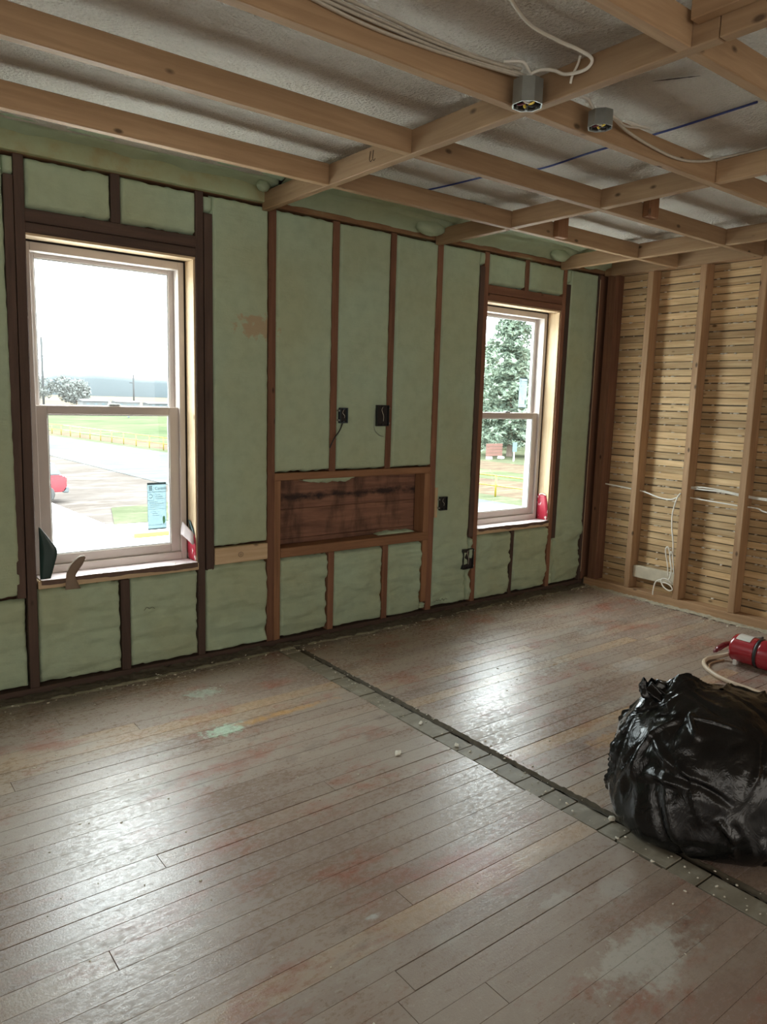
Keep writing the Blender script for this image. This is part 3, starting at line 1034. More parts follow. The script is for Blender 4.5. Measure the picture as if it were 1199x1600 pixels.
def red_corner(xb, z1, label, fold):
    t = empty('flashing_tape', (xb - .014, .06, .55), label=label, cat='tape')
    strip_surface('tape', [((xb - .0135, .012, .552), (xb - .0155, .110, .552)), ((xb - .0145, .006, .60), (xb - .018, .110, .60)),
                           ((xb - .016, .010, .66), (xb - .020, .109, .67)), ((xb - .015, .030, z1), (xb - .021, .105, z1 + .01))], M['redtape'], t)
    if fold:
        strip_surface('folded_corner', [((xb - .016, .034, z1), (xb - .050, .095, z1 + .055)), ((xb - .024, .015, z1 - .05), (xb - .060, .095, z1 - .005)),
                                        ((xb - .030, .012, z1 - .06), (xb - .055, .085, z1 - .015))], M['membrane'], t)
        strip_surface('dark_back', [((xb - .013, .010, z1 - .06), (xb - .018, .020, z1 - .055)), ((xb - .014, .03, z1 + .01), (xb - .024, .06, z1 + .01)), ((xb - .016, .07, z1 + .06), (xb - .022, .09, z1 + .065))], M['flap'], t)
    else:
        tube('torn_rim', [(xb - .018, .030, z1 + .004), (xb - .020, .06, z1 + .014), (xb - .022, .09, z1 + .006)], .004, M['paperedge'], t, seg=6)


red_corner(X1B, .70, 'red flashing tape with folded pale corner at the lower right of the left window', True)
red_corner(X2B, .735, 'red flashing tape with white print at the lower right of the right window', False)


def chip_mesh(name, s, flat=.35):
    bm = bmesh.new()
    bmesh.ops.create_icosphere(bm, subdivisions=1, radius=1)
    for v in bm.verts:
        v.co *= random.uniform(.65, 1.25)
        v.co.z *= flat
        v.co *= s
    me = bpy.data.meshes.new(name); bm.to_mesh(me); bm.free()
    return me


def chip(x, y, z, s, label, ang=0, sx=1.5):
    o = link('plaster_chip', chip_mesh('plaster_chip', s), M['debris'], None, (x, y, z + s * .33), label=label, cat='plaster chip')
    o.rotation_euler = (0, 0, ang); o.scale = (sx, 1, 1)
    return o


chip(-4.005, .02, .556, .012, 'small white chip on the left window sill beside the dark flap')
chip(-3.68, .02, .556, .009, 'thin white chip on the middle of the left window sill', .3, 2.4)
chip(-3.04, -1.42, .0, .016, 'largest white plaster chip alone on the floor left of the strip', .4)
chip(-2.792, -1.50, -.002, .013, 'white plaster chip lying on the filler strip before the bag', 1.0)
chip(-2.725, -2.215, .0, .013, 'white plaster chip at the left foot of the black bag', .2)
chip(-2.775, -1.25, -.001, .010, 'flat white chip on the strip halfway to the wall', .8, 2.2)

# crumbs everywhere
base_v = []
V = []; F = []
ico = bmesh.new(); bmesh.ops.create_icosphere(ico, subdivisions=1, radius=1)
iv = np.array([v.co[:] for v in ico.verts]); ifc = np.array([[v.index for v in f.verts] for f in ico.faces]); ico.free()
ico_n = len(iv)


def crumb(x, y, z, s):
    global V, F
    k = iv * RNG.uniform(.6, 1.3, (ico_n, 1)) * np.array([RNG.uniform(.7, 1.8), RNG.uniform(.7, 1.6), .5]) * s
    F.append(ifc + ico_n * len(V)); V.append(k + np.array([x, y, z + s * .3]))


for _ in range(520): crumb(RNG.uniform(-5.6, -.05), -abs(RNG.normal(0, .9)) - .03, 0, RNG.uniform(.0012, .0036))
for _ in range(200): crumb(RNG.uniform(-4.5, -2.3), RNG.uniform(-3.0, -.2), 0, RNG.uniform(.001, .0030))
for _ in range(160): crumb(RNG.normal(-2.74, .05), RNG.uniform(-3.2, -.1), 0, RNG.uniform(.0015, .0048))
for _ in range(260): crumb(RNG.uniform(-4.8, -.05), RNG.uniform(-.16, -.02), .002, RNG.uniform(.0015, .006))
for _ in range(260): crumb(-.02 - abs(RNG.normal(0, .07)), RNG.uniform(-3.5, -.05), .002, RNG.uniform(.0015, .006))
for _ in range(60): crumb(RNG.uniform(-3.9, -3.3), RNG.uniform(-.02, .03), .553, RNG.uniform(.001, .003))
for _ in range(50): crumb(RNG.normal(-3.42, .09), RNG.normal(-.42, .05), 0, RNG.uniform(.001, .003))
link('plaster_crumbs', npmesh('plaster_crumbs', np.concatenate(V), np.concatenate(F)), M['debris'], floor, kind='stuff')

# ------------------------------------------------------------------ electrical boxes
def wall_box(x0, x1, z0, z1, mat, label, side, depth=.060, front=-.026):
    t = empty('electrical_box', ((x0 + x1) / 2, front, z0), label=label, cat='electrical box')
    th = .004
    y0, y1 = front, front + depth
    multibox('housing', [(x0, x0 + th, y0, y1, z0, z1), (x1 - th, x1, y0, y1, z0, z1), (x0 + th, x1 - th, y0, y1, z0, z0 + th), (x0 + th, x1 - th, y0, y1, z1 - th, z1),
                         (x0 + th, x1 - th, y1 - th, y1, z0 + th, z1 - th)], mat, t)
    box('cavity_back', x0 + th, x1 - th, y0 + .016, y0 + .019, z0 + th, z1 - th, M['inside'], t, bev=0)
    for zz in (z1 - .012, z0 + .006):
        box('screw_ear', (x0 + x1) / 2 - .006, (x0 + x1) / 2 + .006, y0 + .001, y0 + .012, zz, zz + .007, mat, t, bev=.001)
    sx = x0 if side < 0 else x1
    for zz in (z0 + .012, z1 - .022):
        box('nail_tab', min(sx, sx + side * .010), max(sx, sx + side * .010), y0 + .004, y0 + .020, zz, zz + .010, M['greymetal'], t, bev=.001)
    xc = (x0 + x1) / 2
    tube('cable_end', [(xc + .006, y0 + .015, z1 - .012), (xc - .006, y0 + .008, z1 - .03), (xc + .004, y0 + .004, (z0 + z1) / 2), (xc + .010, y0 + .012, z0 + .03)], .0018, M['grey_cable'], t, seg=6)
    return t


wall_box(-2.398, -2.345, 1.277, 1.366, M['slatebox'], 'slate blue electrical box on the stud above the niche with a dangling black wire', -1)
wall_box(-2.130, -2.040, 1.260, 1.386, M['blackbox'], 'largest black electrical box at chest height above the niche', 1)
wall_box(-1.590, -1.528, .708, .798, M['blackbox'], 'small black electrical box just right of the niche', -1)
wall_box(-1.358, -1.262, .282, .422, M['blackbox'], 'low black electrical box below the left corner of the right window', 1)
tube('dangling_wire', [(-2.372, -.012, 1.28), (-2.40, -.022, 1.235), (-2.44, -.026, 1.19), (-2.468, -.024, 1.135)], .0038, M['rubber'], seg=6,
     label='short black wire dangling from the slate blue electrical box', cat='wire')
tube('thin_wire', [(-2.133, -.008, 1.36), (-2.142, -.012, 1.28), (-2.135, -.010, 1.235), (-2.10, -.008, 1.205), (-2.062, -.006, 1.195)], .0016, M['greymetal'], seg=5,
     label='thin grey wire looping below the largest black electrical box', cat='wire')
stk = box('nail_plate', -1.622, -1.600, -.006, .004, .66, .86, M['pale_z'], wb, bev=.001)


# octagonal junction boxes on the ceiling framing
def junction(cx, cy, zb, zt, r, label, ang, ll, tiltv=(0, 0)):
    t = empty('junction_box', (cx, cy, zb), label=label, cat='junction box')
    bm = bmesh.new()
    N = 8
    ringz = [(r, zb), (r, zt), (r * .2, zt), (r * .2, zt - .004), (r - .004, zt - .004), (r - .004, zb)]
    vs = []
    for (rr, zz) in ringz:
        vs.append([bm.verts.new((rr * math.cos(ang + 2 * math.pi * k / N), rr * math.sin(ang + 2 * math.pi * k / N), zz - zb)) for k in range(N)])
    for i in range(len(ringz)):
        a, c = vs[i], vs[(i + 1) % len(ringz)]
        for k in range(N): bm.faces.new((a[k], a[(k + 1) % N], c[(k + 1) % N], c[k]))
    bm.faces.new(vs[3])
    bmesh.ops.recalc_face_normals(bm, faces=bm.faces)
    me = bpy.data.meshes.new('housing'); bm.to_mesh(me); bm.free()
    link('housing', me, M['greymetal'], t, (cx, cy, zb))
    link('dark_lining', lathe_mesh('dark_lining', [(r - .0055, .004), (r - .0055, zt - zb - .006), (r * .2, zt - zb - .006)], 8, 'z', False), M['inside'], t, (cx, cy, zb))
    for k in range(5):
        a = k * 1.26 + ang
        mt = [M['yellow'], M['maroon'], M['white_cable'], M['yellow'], M['rubber']][k]
        tube('wire', [(cx + r * .5 * math.cos(a), cy + r * .5 * math.sin(a), zt - .01), (cx + r * .62 * math.cos(a + .5), cy + r * .62 * math.sin(a + .5), zb + .012),
                      (cx + r * .2 * math.cos(a + 1.4), cy + r * .2 * math.sin(a + 1.4), zb + .008), (cx - r * .3 * math.cos(a), cy - r * .3 * math.sin(a), zb + .018)], .0042, mt, t, seg=6)
    for k in (0, 4):
        a = ang + 2 * math.pi * (k + .5) / N
        box('screw_ear', cx + (r - .010) * math.cos(a) - .005, cx + (r - .010) * math.cos(a) + .005, cy + (r - .010) * math.sin(a) - .004, cy + (r - .010) * math.sin(a) + .004, zb + .001, zb + .005, M['greymetal'], t, bev=.001)
    return t


junction(-2.962, -1.862, 2.352, 2.425, .050, 'larger octagonal steel junction box in the corner of joist and long beam', .39, 0)
junction(-2.600, -1.872, 2.368, 2.420, .044, 'smaller octagonal steel junction box on the joist right of the beam', .2, 0)

# cables on and above the framing (y of the third joist's camera side face is -1.804)
yj = jy[2] - JW
gs = 'grey cables bundled along the third joist'
CB = [[(-4.6, yj - .01, 2.470), (-4.0, yj - .012, 2.452), (-3.6, yj - .010, 2.425), (-3.35, yj - .008, 2.430), (-3.16, yj - .012, 2.440), (-2.99, yj - .05, 2.435)],
      [(-4.7, yj - .006, 2.476), (-4.1, yj - .008, 2.462), (-3.75, yj - .016, 2.440), (-3.4, yj - .012, 2.438), (-3.18, yj - .006, 2.447), (-2.98, yj - .06, 2.437)],
      [(-4.7, yj - .002, 2.482), (-4.2, yj - .006, 2.470), (-3.8, yj - .008, 2.458), (-3.45, yj - .006, 2.452), (-3.2, yj - .012, 2.455), (-3.03, yj - .05, 2.447)],
      [(-4.7, yj + .008, 2.484), (-4.1, yj + .006, 2.476), (-3.6, yj - .012, 2.466), (-3.3, yj - .014, 2.458), (-3.1, yj - .02, 2.460), (-3.0, yj - .06, 2.45)]]
CL = ['grey cable sagging lowest in the bundle along the third joist', 'second lowest grey cable of the bundle along the third joist', 'third grey cable of the bundle, just under the joist top', 'topmost grey cable of the bundle along the third joist']
for pts, lb in zip(CB, CL):
    tube('grey_cable', pts, .0075, M['grey_cable'], seg=6, flat=.6, label=lb, cat='cable', group=gs)
tube('white_cable', [(-3.60, -2.26, 2.490), (-3.36, -2.12, 2.478), (-3.17, -2.04, 2.472), (-3.03, -2.03, 2.470), (-2.955, -2.045, 2.462), (-2.925, -2.075, 2.435), (-2.925, -2.055, 2.412), (-2.93, -1.985, 2.418), (-2.94, -1.945, 2.438), (-2.955, -1.905, 2.448), (-2.975, -1.875, 2.436), (-2.972, -1.868, 2.42)],
     .0052, M['white_cable'], seg=8, label='twisted white cable crossing the ceiling and looping at the long beam', cat='cable')
tube('white_cable', [(-2.935, -2.040, 2.452), (-2.920, -2.020, 2.438), (-2.918, -2.000, 2.412), (-2.918, -1.995, 2.392)], .0042, M['white_cable'], seg=6,
     label='short white cable tail curling down from the loop at the beam', cat='cable')
tube('white_cable', [(-3.06, -1.845, 2.462), (-3.02, -1.885, 2.460), (-2.99, -1.885, 2.445), (-2.955, -1.875, 2.428)], .005, M['white_cable'], seg=6,
     label='white cable entering the top of the larger junction box', cat='cable')
tube('white_cable', [(-2.82, -1.80, 2.470), (-2.72, -1.83, 2.462), (-2.65, -1.85, 2.455), (-2.622, -1.862, 2.42)], .0055, M['white_cable'], seg=8,
     label='white cable bending into the smaller junction box from the beam', cat='cable')
tube('white_cable', [(-2.58, -1.895, 2.412), (-2.48, -1.86, 2.425), (-2.40, -1.835, 2.43), (-2.30, -1.86, 2.44), (-2.38, -1.88, 2.425), (-2.50, -1.90, 2.41)], .004, M['white_cable'], seg=6,
     label='thin white cable looping right of the smaller junction box', cat='cable')
tube('grey_cable', [(-2.56, -1.88, 2.42), (-2.35, -1.825, 2.415), (-2.05, -1.815, 2.400), (-1.85, -1.82, 2.425), (-1.72, -1.86, 2.462), (-1.69, -2.1, 2.468), (-1.69, -2.5, 2.468)], .0055, M['grey_cable'], seg=6,
     label='grey cable sagging from the smaller junction box over the blocking', cat='cable')
tube('blue_wire', [(-2.26, -.30, 2.497), (-2.20, -.62, 2.497), (-2.16, -.95, 2.495), (-2.07, -1.14, 2.497), (-2.09, -1.45, 2.495), (-2.08, -1.80, 2.497), (-2.10, -2.16, 2.497)], .0042, M['blue'], seg=6,
     label='blue wire running over the stippled ceiling right of the long beam', cat='wire')

# cables through the lath wall's studs
tube('white_cable', [(.05, -.03, .825), (.05, -.35, .805), (.045, -.47, .795), (.03, -.60, .770), (.02, -.70, .768), (.0, -.775, .80)], .0055, M['white_cable'], seg=6,
     label='white cable from the room corner to the second clear stud of the lath wall', cat='cable')
tube('white_cable', [(-.004, -.785, .825), (-.010, -.765, .79), (.0, -.735, .68), (.004, -.735, .58), (.004, -.755, .47), (.01, -.76, .36)], .0052, M['white_cable'], seg=6,
     label='white cable hanging down the side of the second clear lath stud', cat='cable')
for dz, lb, y0, zz in ((0, 'upper of the white cable pair crossing the third lath bay', -.80, .868), (-.010, 'lower of the white cable pair crossing the third lath bay', -.80, .862)):
    tube('white_cable', [(.05, y0, zz), (.045, -.92, zz + .010 + dz), (.05, -1.05, .872 + dz), (.05, -1.18, .860 + dz), (.05, -1.40, .850 + dz), (.05, -1.9, .86 + dz), (.05, -2.6, .85 + dz)], .0055, M['white_cable'], seg=6, label=lb, cat='cable')
tube('white_cable', [(.05, -.80, .797), (.05, -.95, .790), (.05, -1.18, .782), (.05, -1.30, .782), (.05, -1.42, .760), (.05, -2.0, .77)], .0055, M['white_cable'], seg=6,
     label='single lowest white cable crossing the third lath bay', cat='cable')
tube('cable_coil', [(-.006, -.745, .215), (-.010, -.735, .30), (-.012, -.712, .40), (-.012, -.728, .43), (-.008, -.745, .38), (-.006, -.765, .26), (-.004, -.75, .19), (-.008, -.70, .185), (-.012, -.655, .155), (-.012, -.640, .09), (-.012, -.640, .055)], .0045, M['white_cable'], seg=6,
     label='white cable looped upright over the low board in the lath wall', cat='cable')
tube('cable_coil', [(.0, -.775, .17), (-.012, -.735, .195), (-.014, -.700, .185), (-.014, -.715, .14), (-.012, -.76, .115), (-.004, -.785, .125), (-.004, -.77, .15), (-.01, -.73, .165), (-.01, -.70, .16)], .0045, M['white_cable'], seg=6,
     label='small white cable coil at the foot of the second clear lath stud', cat='cable')
tube('cable_coil', [(.0, -.765, .28), (-.008, -.748, .34), (-.008, -.752, .40), (-.004, -.765, .37), (-.004, -.778, .30), (.0, -.785, .24)], .0040, M['white_cable'], seg=6,
     label='short white cable loop against the second clear lath stud above the low board', cat='cable')

# ------------------------------------------------------------------ garbage bag
nu, nv = 260, 200
th = np.linspace(0, 2 * np.pi, nu, endpoint=False)[:, None] + np.zeros((1, nv))
prf = np.array([(.002, 0), (.20, 0), (.305, .0), (.332, .022), (.344, .08), (.342, .16), (.330, .235), (.308, .30), (.268, .36), (.20, .415), (.10, .452), (.002, .465)])
cl = np.concatenate([[0], np.cumsum(np.hypot(*(prf[1:] - prf[:-1]).T))]); cl /= cl[-1]
vv_ = np.linspace(0, 1, nv)
pr_ = np.interp(vv_, cl, prf[:, 0]); pz_ = np.interp(vv_, cl, prf[:, 1])
ker = np.ones(9) / 9
pr_ = np.convolve(np.pad(pr_, 4, 'edge'), ker, 'valid'); pz_ = np.convolve(np.pad(pz_, 4, 'edge'), ker, 'valid')
rr0 = pr_[None, :] * (1 + .05 * np.cos(2 * th + .6) + .05 * (fbm(np.cos(th) * 2 + 4, np.sin(th) * 2, pz_[None, :] * 4) - .5) * 2)
P = np.stack([rr0 * np.cos(th), rr0 * np.sin(th), pz_[None, :] + 0 * th - .225], -1)
D = P / np.linalg.norm(P, axis=-1, keepdims=True)
disp = .030 * (fbm(D[..., 0] * 3 + 2, D[..., 1] * 3, D[..., 2] * 3) - .5)
rr = np.random.default_rng(21)
for i in range(120):
    c = rr.normal(size=3); c[2] = c[2] * .8; c /= np.linalg.norm(c)
    t = rr.normal(size=3); t -= c * (t @ c); t /= np.linalg.norm(t)
    if i % 2:
        v_ = np.array([0, 0, 1.]) - c * c[2]; t = t * .5 + v_ * 1.1; t /= np.linalg.norm(t)
    q = np.cross(c, t)
    dv = D - c
    a = dv @ t; d = dv @ q
    L = rr.uniform(.12, .5); wd = rr.uniform(.02, .075)
    d = d + rr.uniform(-.5, .5) * a * a
    amp = rr.uniform(.004, .020) * rr.choice([1, 1, -1])
    disp += amp * np.clip(1 - np.abs(d) / wd, 0, 1) * np.clip(1 - (a / L) ** 2, 0, 1) * (np.linalg.norm(dv, axis=-1) < 1.1)
nrm = P / np.linalg.norm(P, axis=-1, keepdims=True)
P = P + nrm * disp[..., None]
# gathered peak at the top left and a slumped right shoulder
pk = np.exp(-(((D[..., 0] + .30) / .28) ** 2 + ((D[..., 1] - .42) / .28) ** 2)) * (D[..., 2] > 0)
P[..., 2] += .045 * pk * (1 + .6 * (fbm(D[..., 0] * 14, D[..., 1] * 14) - .5))
P[..., 2] = np.maximum(P[..., 2], -.225) + .225
V = P.reshape(-1, 3)
me = npmesh('bag_body', V, grid_faces(nu, nv, True)[:, ::1])
bag = empty('garbage_bag', (-2.42, -2.40, 0.0), label='full black plastic garbage bag slumped on the floor at the right', cat='garbage bag')
link('bag_body', me, M['bag'], bag, (-2.42, -2.40, .001), smooth=True)
# gathered mouth lying on the top
nu2, nv2 = 90, 14
th = np.linspace(0, 2 * np.pi, nu2, endpoint=False)[:, None]; v = np.linspace(0, 1, nv2)[None, :]
R = (.075 - .05 * v ** 1.5) * (1 + .16 * np.sin(th * 7 + 3 * v) + .25 * (fbm(np.cos(th) * 3, np.sin(th) * 3 + v * 2) - .5))
X = R * np.cos(th) - .05 * v; Yq = R * np.sin(th) * .85 + .02 * v; Z = .050 * v + .010 * np.sin(th * 5) * v
o = link('gathered_mouth', npmesh('gathered_mouth', np.stack([X + 0 * v, Yq + 0 * v, Z + 0 * th], -1).reshape(-1, 3), grid_faces(nu2, nv2, True)), M['bag'], bag, (-2.52, -2.24, .418), smooth=True)
o.modifiers.new('thick', 'SOLIDIFY').thickness = .001

# ------------------------------------------------------------------ red canister, hose, cord
cx_, r_ = -.76, .080
can = empty('red_canister', (cx_, -1.86, 0), label='glossy red metal canister with black band and pale cap lying on the floor', cat='canister')
prof = [(.050, -1.630), (.066, -1.632), (.076, -1.640), (.080, -1.655), (.080, -1.765), (.0815, -1.770)]
link('front_shell', lathe_mesh('front_shell', [(r, h + 1.86) for r, h in prof], 40, 'y'), M['redpaint'], can, (cx_, -1.86, r_ + .008), smooth=True)
link('band', lathe_mesh('band', [(.080, .088), (.084, .086), (.084, .072), (.080, .070)], 40, 'y'), M['rubber'], can, (cx_, -1.86, r_ + .008), smooth=True)
link('rear_shell', lathe_mesh('rear_shell', [(.0815, .070), (.082, .06), (.082, -.22), (.076, -.245), (.055, -.255)], 40, 'y'), M['redpaint'], can, (cx_, -1.86, r_ + .008), smooth=True)
# chrome plate that wraps the upper front quarter
V = []
for i in range(14):
    a = math.radians(62 + i * 5.2)
    for h in (.198, .16, .12):
        V.append(((.0822) * math.cos(a), h, .0822 * math.sin(a)))
link('chrome_plate', npmesh('chrome_plate', np.array(V), grid_faces(14, 3)), M['chrome'], can, (cx_, -1.86, r_ + .008), smooth=True)
box('caster_foot', cx_ - .062, cx_ - .03, -1.68, -1.66, .0, .035, M['chrome'], can, bev=.004)
box('caster_foot', cx_ + .03, cx_ + .06, -1.68, -1.66, .0, .035, M['chrome'], can, bev=.004)
box('caster_foot', cx_ - .03, cx_ + .03, -2.06, -2.04, .0, .012, M['rubber'], can, bev=.003)
tube('handle_flap', [(cx_ - .015, -1.628, .112), (cx_ - .045, -1.600, .098), (cx_ - .085, -1.585, .078), (cx_ - .115, -1.575, .058)], [.008] + [.019] * 9 + [.022] * 12 + [.016] * 6 + [.010, .007, .004], plain('dark_red_plastic', (.14, .008, .015), .3), can, seg=10, flat=.6)
hz = .012
hp = [(-.76, -1.625, .045), (-.80, -1.565, .016), (-.87, -1.545, hz), (-.945, -1.562, hz), (-1.02, -1.615, hz), (-1.085, -1.70, hz), (-1.125, -1.80, hz), (-1.135, -1.90, hz), (-1.15, -2.0, hz), (-1.18, -2.10, hz), (-1.2, -2.3, hz)]
hs = tube('beige_hose', hp, .012, M['beige'], seg=10, label='beige hose curving out of the red canister across the floor', cat='hose')
tube('floor_cord', [(-.80, -1.60, .006), (-.90, -1.585, .005), (-.985, -1.615, .005), (-1.05, -1.69, .005), (-1.09, -1.80, .005), (-1.10, -1.95, .005), (-1.14, -2.2, .005)], .005, plain('brown_cord', (.34, .21, .12), .6),
     seg=6, label='thin brown cord lying inside the curve of the beige hose', cat='cord')
tube('floor_cord', [(-.66, -1.74, .15), (-.58, -1.62, .09), (-.46, -1.53, .03), (-.36, -1.52, .006), (-.28, -1.58, .006), (-.25, -1.75, .006), (-.28, -2.0, .006)], .006, M['rubber'], seg=6,
     label='black cord arching off the back of the red canister', cat='cord')

# pencil marks: circle on the scab board, twin marks on the beam
for (xx, zz, k) in ((-3.565, .335, 5), (-1.60, .085, 9)):
    tube('pencil_scribble', [(xx + .014 * q, -.013, zz + .012 * (q % 2) + .003 * (q % 3)) for q in range(k)], .0012, M['dirt'], wb, seg=4, sub=3)
pen = plain('pencil_mark', (.03, .028, .025), .8)
tube('pencil_mark', [(-3.025 + .014 * math.cos(a), -.0072, .565 + .013 * math.sin(a)) for a in np.linspace(0, 6.6, 18)], .0010, pen, wb, seg=4, sub=0)
tube('pencil_mark', [(-3.025 + .005 * math.cos(a), -.0072, .565 + .005 * math.sin(a)) for a in np.linspace(0, 6.2, 10)], .0009, pen, wb, seg=4, sub=0)
for dy in (0, .022):
    tube('pencil_mark', [(BX0 - .001, -.95 - dy, 2.44), (BX0 - .001, -.945 - dy, 2.41), (BX0 - .001, -.953 - dy, 2.398), (BX0 - .001, -.962 - dy, 2.404)], .0012, pen, cf, seg=4, sub=4)

# ------------------------------------------------------------------ outside (the room is upstairs: the ground is 3.2 m below)
GZ0 = -3.2


def gmat(name, c, c2, sc, rough=.95, bump=.0):
    b = MB(name)
    p = b.pos()
    col = b.ramp(b.noise(p, sc, 6, .65), [(.35, c), (.65, c2)])
    col = b.mix(b.ramp(b.noise(b.mapv(p, (.35, 1, 1)), sc * 9, 5, .7), [(.4, 0.0), (.7, .45)]), col, tuple(x * .62 for x in c))
    col = b.mix(b.ramp(b.noise(b.mapv(p, (.3, 1, 1), (3, 3, 0)), sc * 3, 4, .7), [(.52, 0.0), (.66, .6)]), col, tuple(min(1, x * 1.45) for x in c2))
    return b.out(col, rough, spec=0.0)


G = {'gravel': gmat('gravel_lot', (0.056, 0.048, 0.043), (0.076, 0.068, 0.064), .35), 'road': gmat('pale_road', (0.058, 0.062, 0.064), (0.075, 0.078, 0.078), .2),
     'concrete': gmat('concrete_pad', (.66, .66, .64), (.74, .74, .72), .5), 'grass': gmat('grass', (0.037, 0.051, 0.028), (0.063, 0.070, 0.041), .12),
     'dry': gmat('dry_grass', (0.059, 0.043, 0.033), (0.077, 0.064, 0.045), .6), 'field': gmat('stubble_field', (0.075, 0.065, 0.048), (0.093, 0.080, 0.061), .02),
     'verge': gmat('grass_verge', (0.043, 0.052, 0.031), (0.064, 0.068, 0.045), .5)}
def slab(name, poly, z, mat, label=None):
    n = len(poly)
    V = [(x, y, GZ0 - .3) for x, y in poly] + [(x, y, GZ0 + z) for x, y in poly]
    F = [tuple(range(n, 2 * n)), tuple(range(n))[::-1]] + [(i, (i + 1) % n, n + (i + 1) % n, n + i) for i in range(n)]
    return link(name, pyd(name, V, F), mat, kind='structure')


slab('ground', [(-900, -300), (1500, -300), (1500, 1500), (-900, 1500)], -.06, G['field'])
slab('gravel_lot', [(-60, .3), (9.5, .3), (9.7, 33), (9.2, 60), (4, 140), (-60, 140)], -.03, G['gravel'])
slab('road', [(9.0, -60), (21.4, -60), (20.6, 21.5), (17.0, 58), (14.0, 85), (8, 150), (-6, 300), (-16, 300), (0, 150), (8.4, 62), (9.6, 33)], .0, G['road'])
slab('concrete_pad', [(-30, .4), (8.8, .4), (8.8, 21.9), (3.2, 22.4), (2.9, 29.3), (-30, 30)], .02, G['concrete'])  # unseen near part extended to the house and whitened to bounce light onto the ceiling
slab('grass_patch', [(3.5, 22.6), (9.2, 22.3), (8.4, 27.2), (4.6, 26.4)], .0, G['verge'])
slab('verge', [(21.4, -60), (20.6, 21.5), (17.0, 58), (14.0, 85), (15.0, 86), (18.4, 58), (22.4, 21.5), (23, -60)], .0, G['verge'])
slab('ditch', [(23, -60), (22.4, 21.5), (18.4, 58), (15.0, 86), (17.5, 88), (22.2, 58), (28.5, 26), (29, -60)], -.01, G['dry'])
slab('grass_field', [(29, -60), (28.5, 26), (22.2, 58), (17.5, 88), (10, 150), (120, 210), (120, 90), (46, 80), (32.6, 70), (32.3, -60)], .0, G['grass'])
slab('tan_road', [(32.3, -60), (32.5, 66), (60, 70), (60, 62), (37.8, 60), (37.6, -60)], .005, G['dry'])
slab('far_verge', [(37.6, -60), (37.8, 60), (60, 60), (60, -60)], .0, G['verge'])

# yellow pipe fence
yl = plain('yellow_paint', (.155, .120, .004), .5, nscale=3, var=.08)
fe = empty('yellow_fence', (22.1, 21.8, GZ0), label='yellow pipe fence with two rails along the road outside both windows', cat='fence')
A0, A1 = Vector((14.6, 92, GZ0)), Vector((24.6, -6, GZ0))
fpts = [Vector((14.2, 97, GZ0)), Vector((16.2, 78, GZ0)), Vector((18.15, 54.5, GZ0)), Vector((21.95, 21.8, GZ0)), Vector((24.5, 0, GZ0))]


def flerp(s):
    ac = 0
    for a, c in zip(fpts[:-1], fpts[1:]):
        L = (c - a).length
        if s <= ac + L: return a.lerp(c, (s - ac) / L)
        ac += L
    return fpts[-1]


tot = sum((c - a).length for a, c in zip(fpts[:-1], fpts[1:]))
s0 = (fpts[1] - fpts[0]).length + (fpts[2] - fpts[1]).length + (fpts[3] - fpts[2]).length
sp0 = s0 % 2.6
k = sp0
while k < tot:
    q = flerp(k)
    tube('post', [q, q + Vector((0, 0, 1.08))], .045, yl, fe, seg=8, sub=0)
    k += 2.6
for h in (1.05, .55):
    for a, c in zip(fpts[:-1], fpts[1:]):
        tube('rail', [a + Vector((0, 0, h)), c + Vector((0, 0, h))], .035, yl, fe, seg=8, sub=0)
box('yellow_curb', 3.15, 4.9, 19.55, 19.85, GZ0 + .02, GZ0 + .17, yl, label='yellow concrete curb on the pad below the left window', cat='curb', bev=.02)

# red car
carred = plain('car_red', (.15, .008, .014), .25, nscale=2, var=.05)
cargl = plain('car_glass', (.06, .08, .09), .1)
cart = plain('car_trim', (.05, .06, .065), .6)
car = empty('red_car', (1.2, 29.6, GZ0 + .02), label='red car parked on the concrete at the left edge of the left window', cat='car')


def loft(name, prof, y0, y1, mat, parent, inset=.0, bev=.05):
    bm = bmesh.new()
    a = [bm.verts.new((x, y0 + (inset if z > .95 else 0), z)) for x, z in prof]
    c = [bm.verts.new((x, y1 - (inset if z > .95 else 0), z)) for x, z in prof]
    n = len(prof)
    bm.faces.new(a); bm.faces.new(c[::-1])
    for i in range(n): bm.faces.new((a[i], c[i], c[(i + 1) % n], a[(i + 1) % n]))
    bmesh.ops.recalc_face_normals(bm, faces=bm.faces)
    if bev: bmesh.ops.bevel(bm, geom=list(bm.edges), offset=bev, segments=2, affect='EDGES')
    me = bpy.data.meshes.new(name); bm.to_mesh(me); bm.free()
    return link(name, me, mat, parent, (0, 0, GZ0 + .02), smooth=False)


xr = 3.55
body = loft('body', [(xr - 4.4, .42), (xr - .15, .42), (xr, .60), (xr - .02, 1.0), (xr - .12, 1.12), (xr - 3.3, 1.08), (xr - 4.3, .95), (xr - 4.45, .7)], 28.7, 30.4, carred, car)
loft('cabin', [(xr - 3.2, 1.08), (xr - .14, 1.10), (xr - .42, 1.62), (xr - .9, 1.72), (xr - 2.2, 1.70)], 28.8, 30.3, cargl, car, .12)
loft('roof', [(xr - 2.15, 1.70), (xr - .85, 1.72), (xr - .55, 1.66), (xr - .60, 1.76), (xr - 1.4, 1.80), (xr - 2.1, 1.76)], 28.95, 30.15, carred, car, .0, .02)
box('bumper', xr - .16, xr + .08, 28.75, 30.35, GZ0 + .40, GZ0 + .66, cart, car, bev=.04)
box('number_plate', xr + .02, xr + .03, 29.3, 29.8, GZ0 + .80, GZ0 + .92, M['jamb_white'], car, bev=0)
for yy in (28.78, 30.12):
    box('tail_light', xr - .12, xr + .015, yy, yy + .2, GZ0 + .85, GZ0 + 1.05, plain('tail_lens', (.5, .03, .03), .2), car, bev=.02)
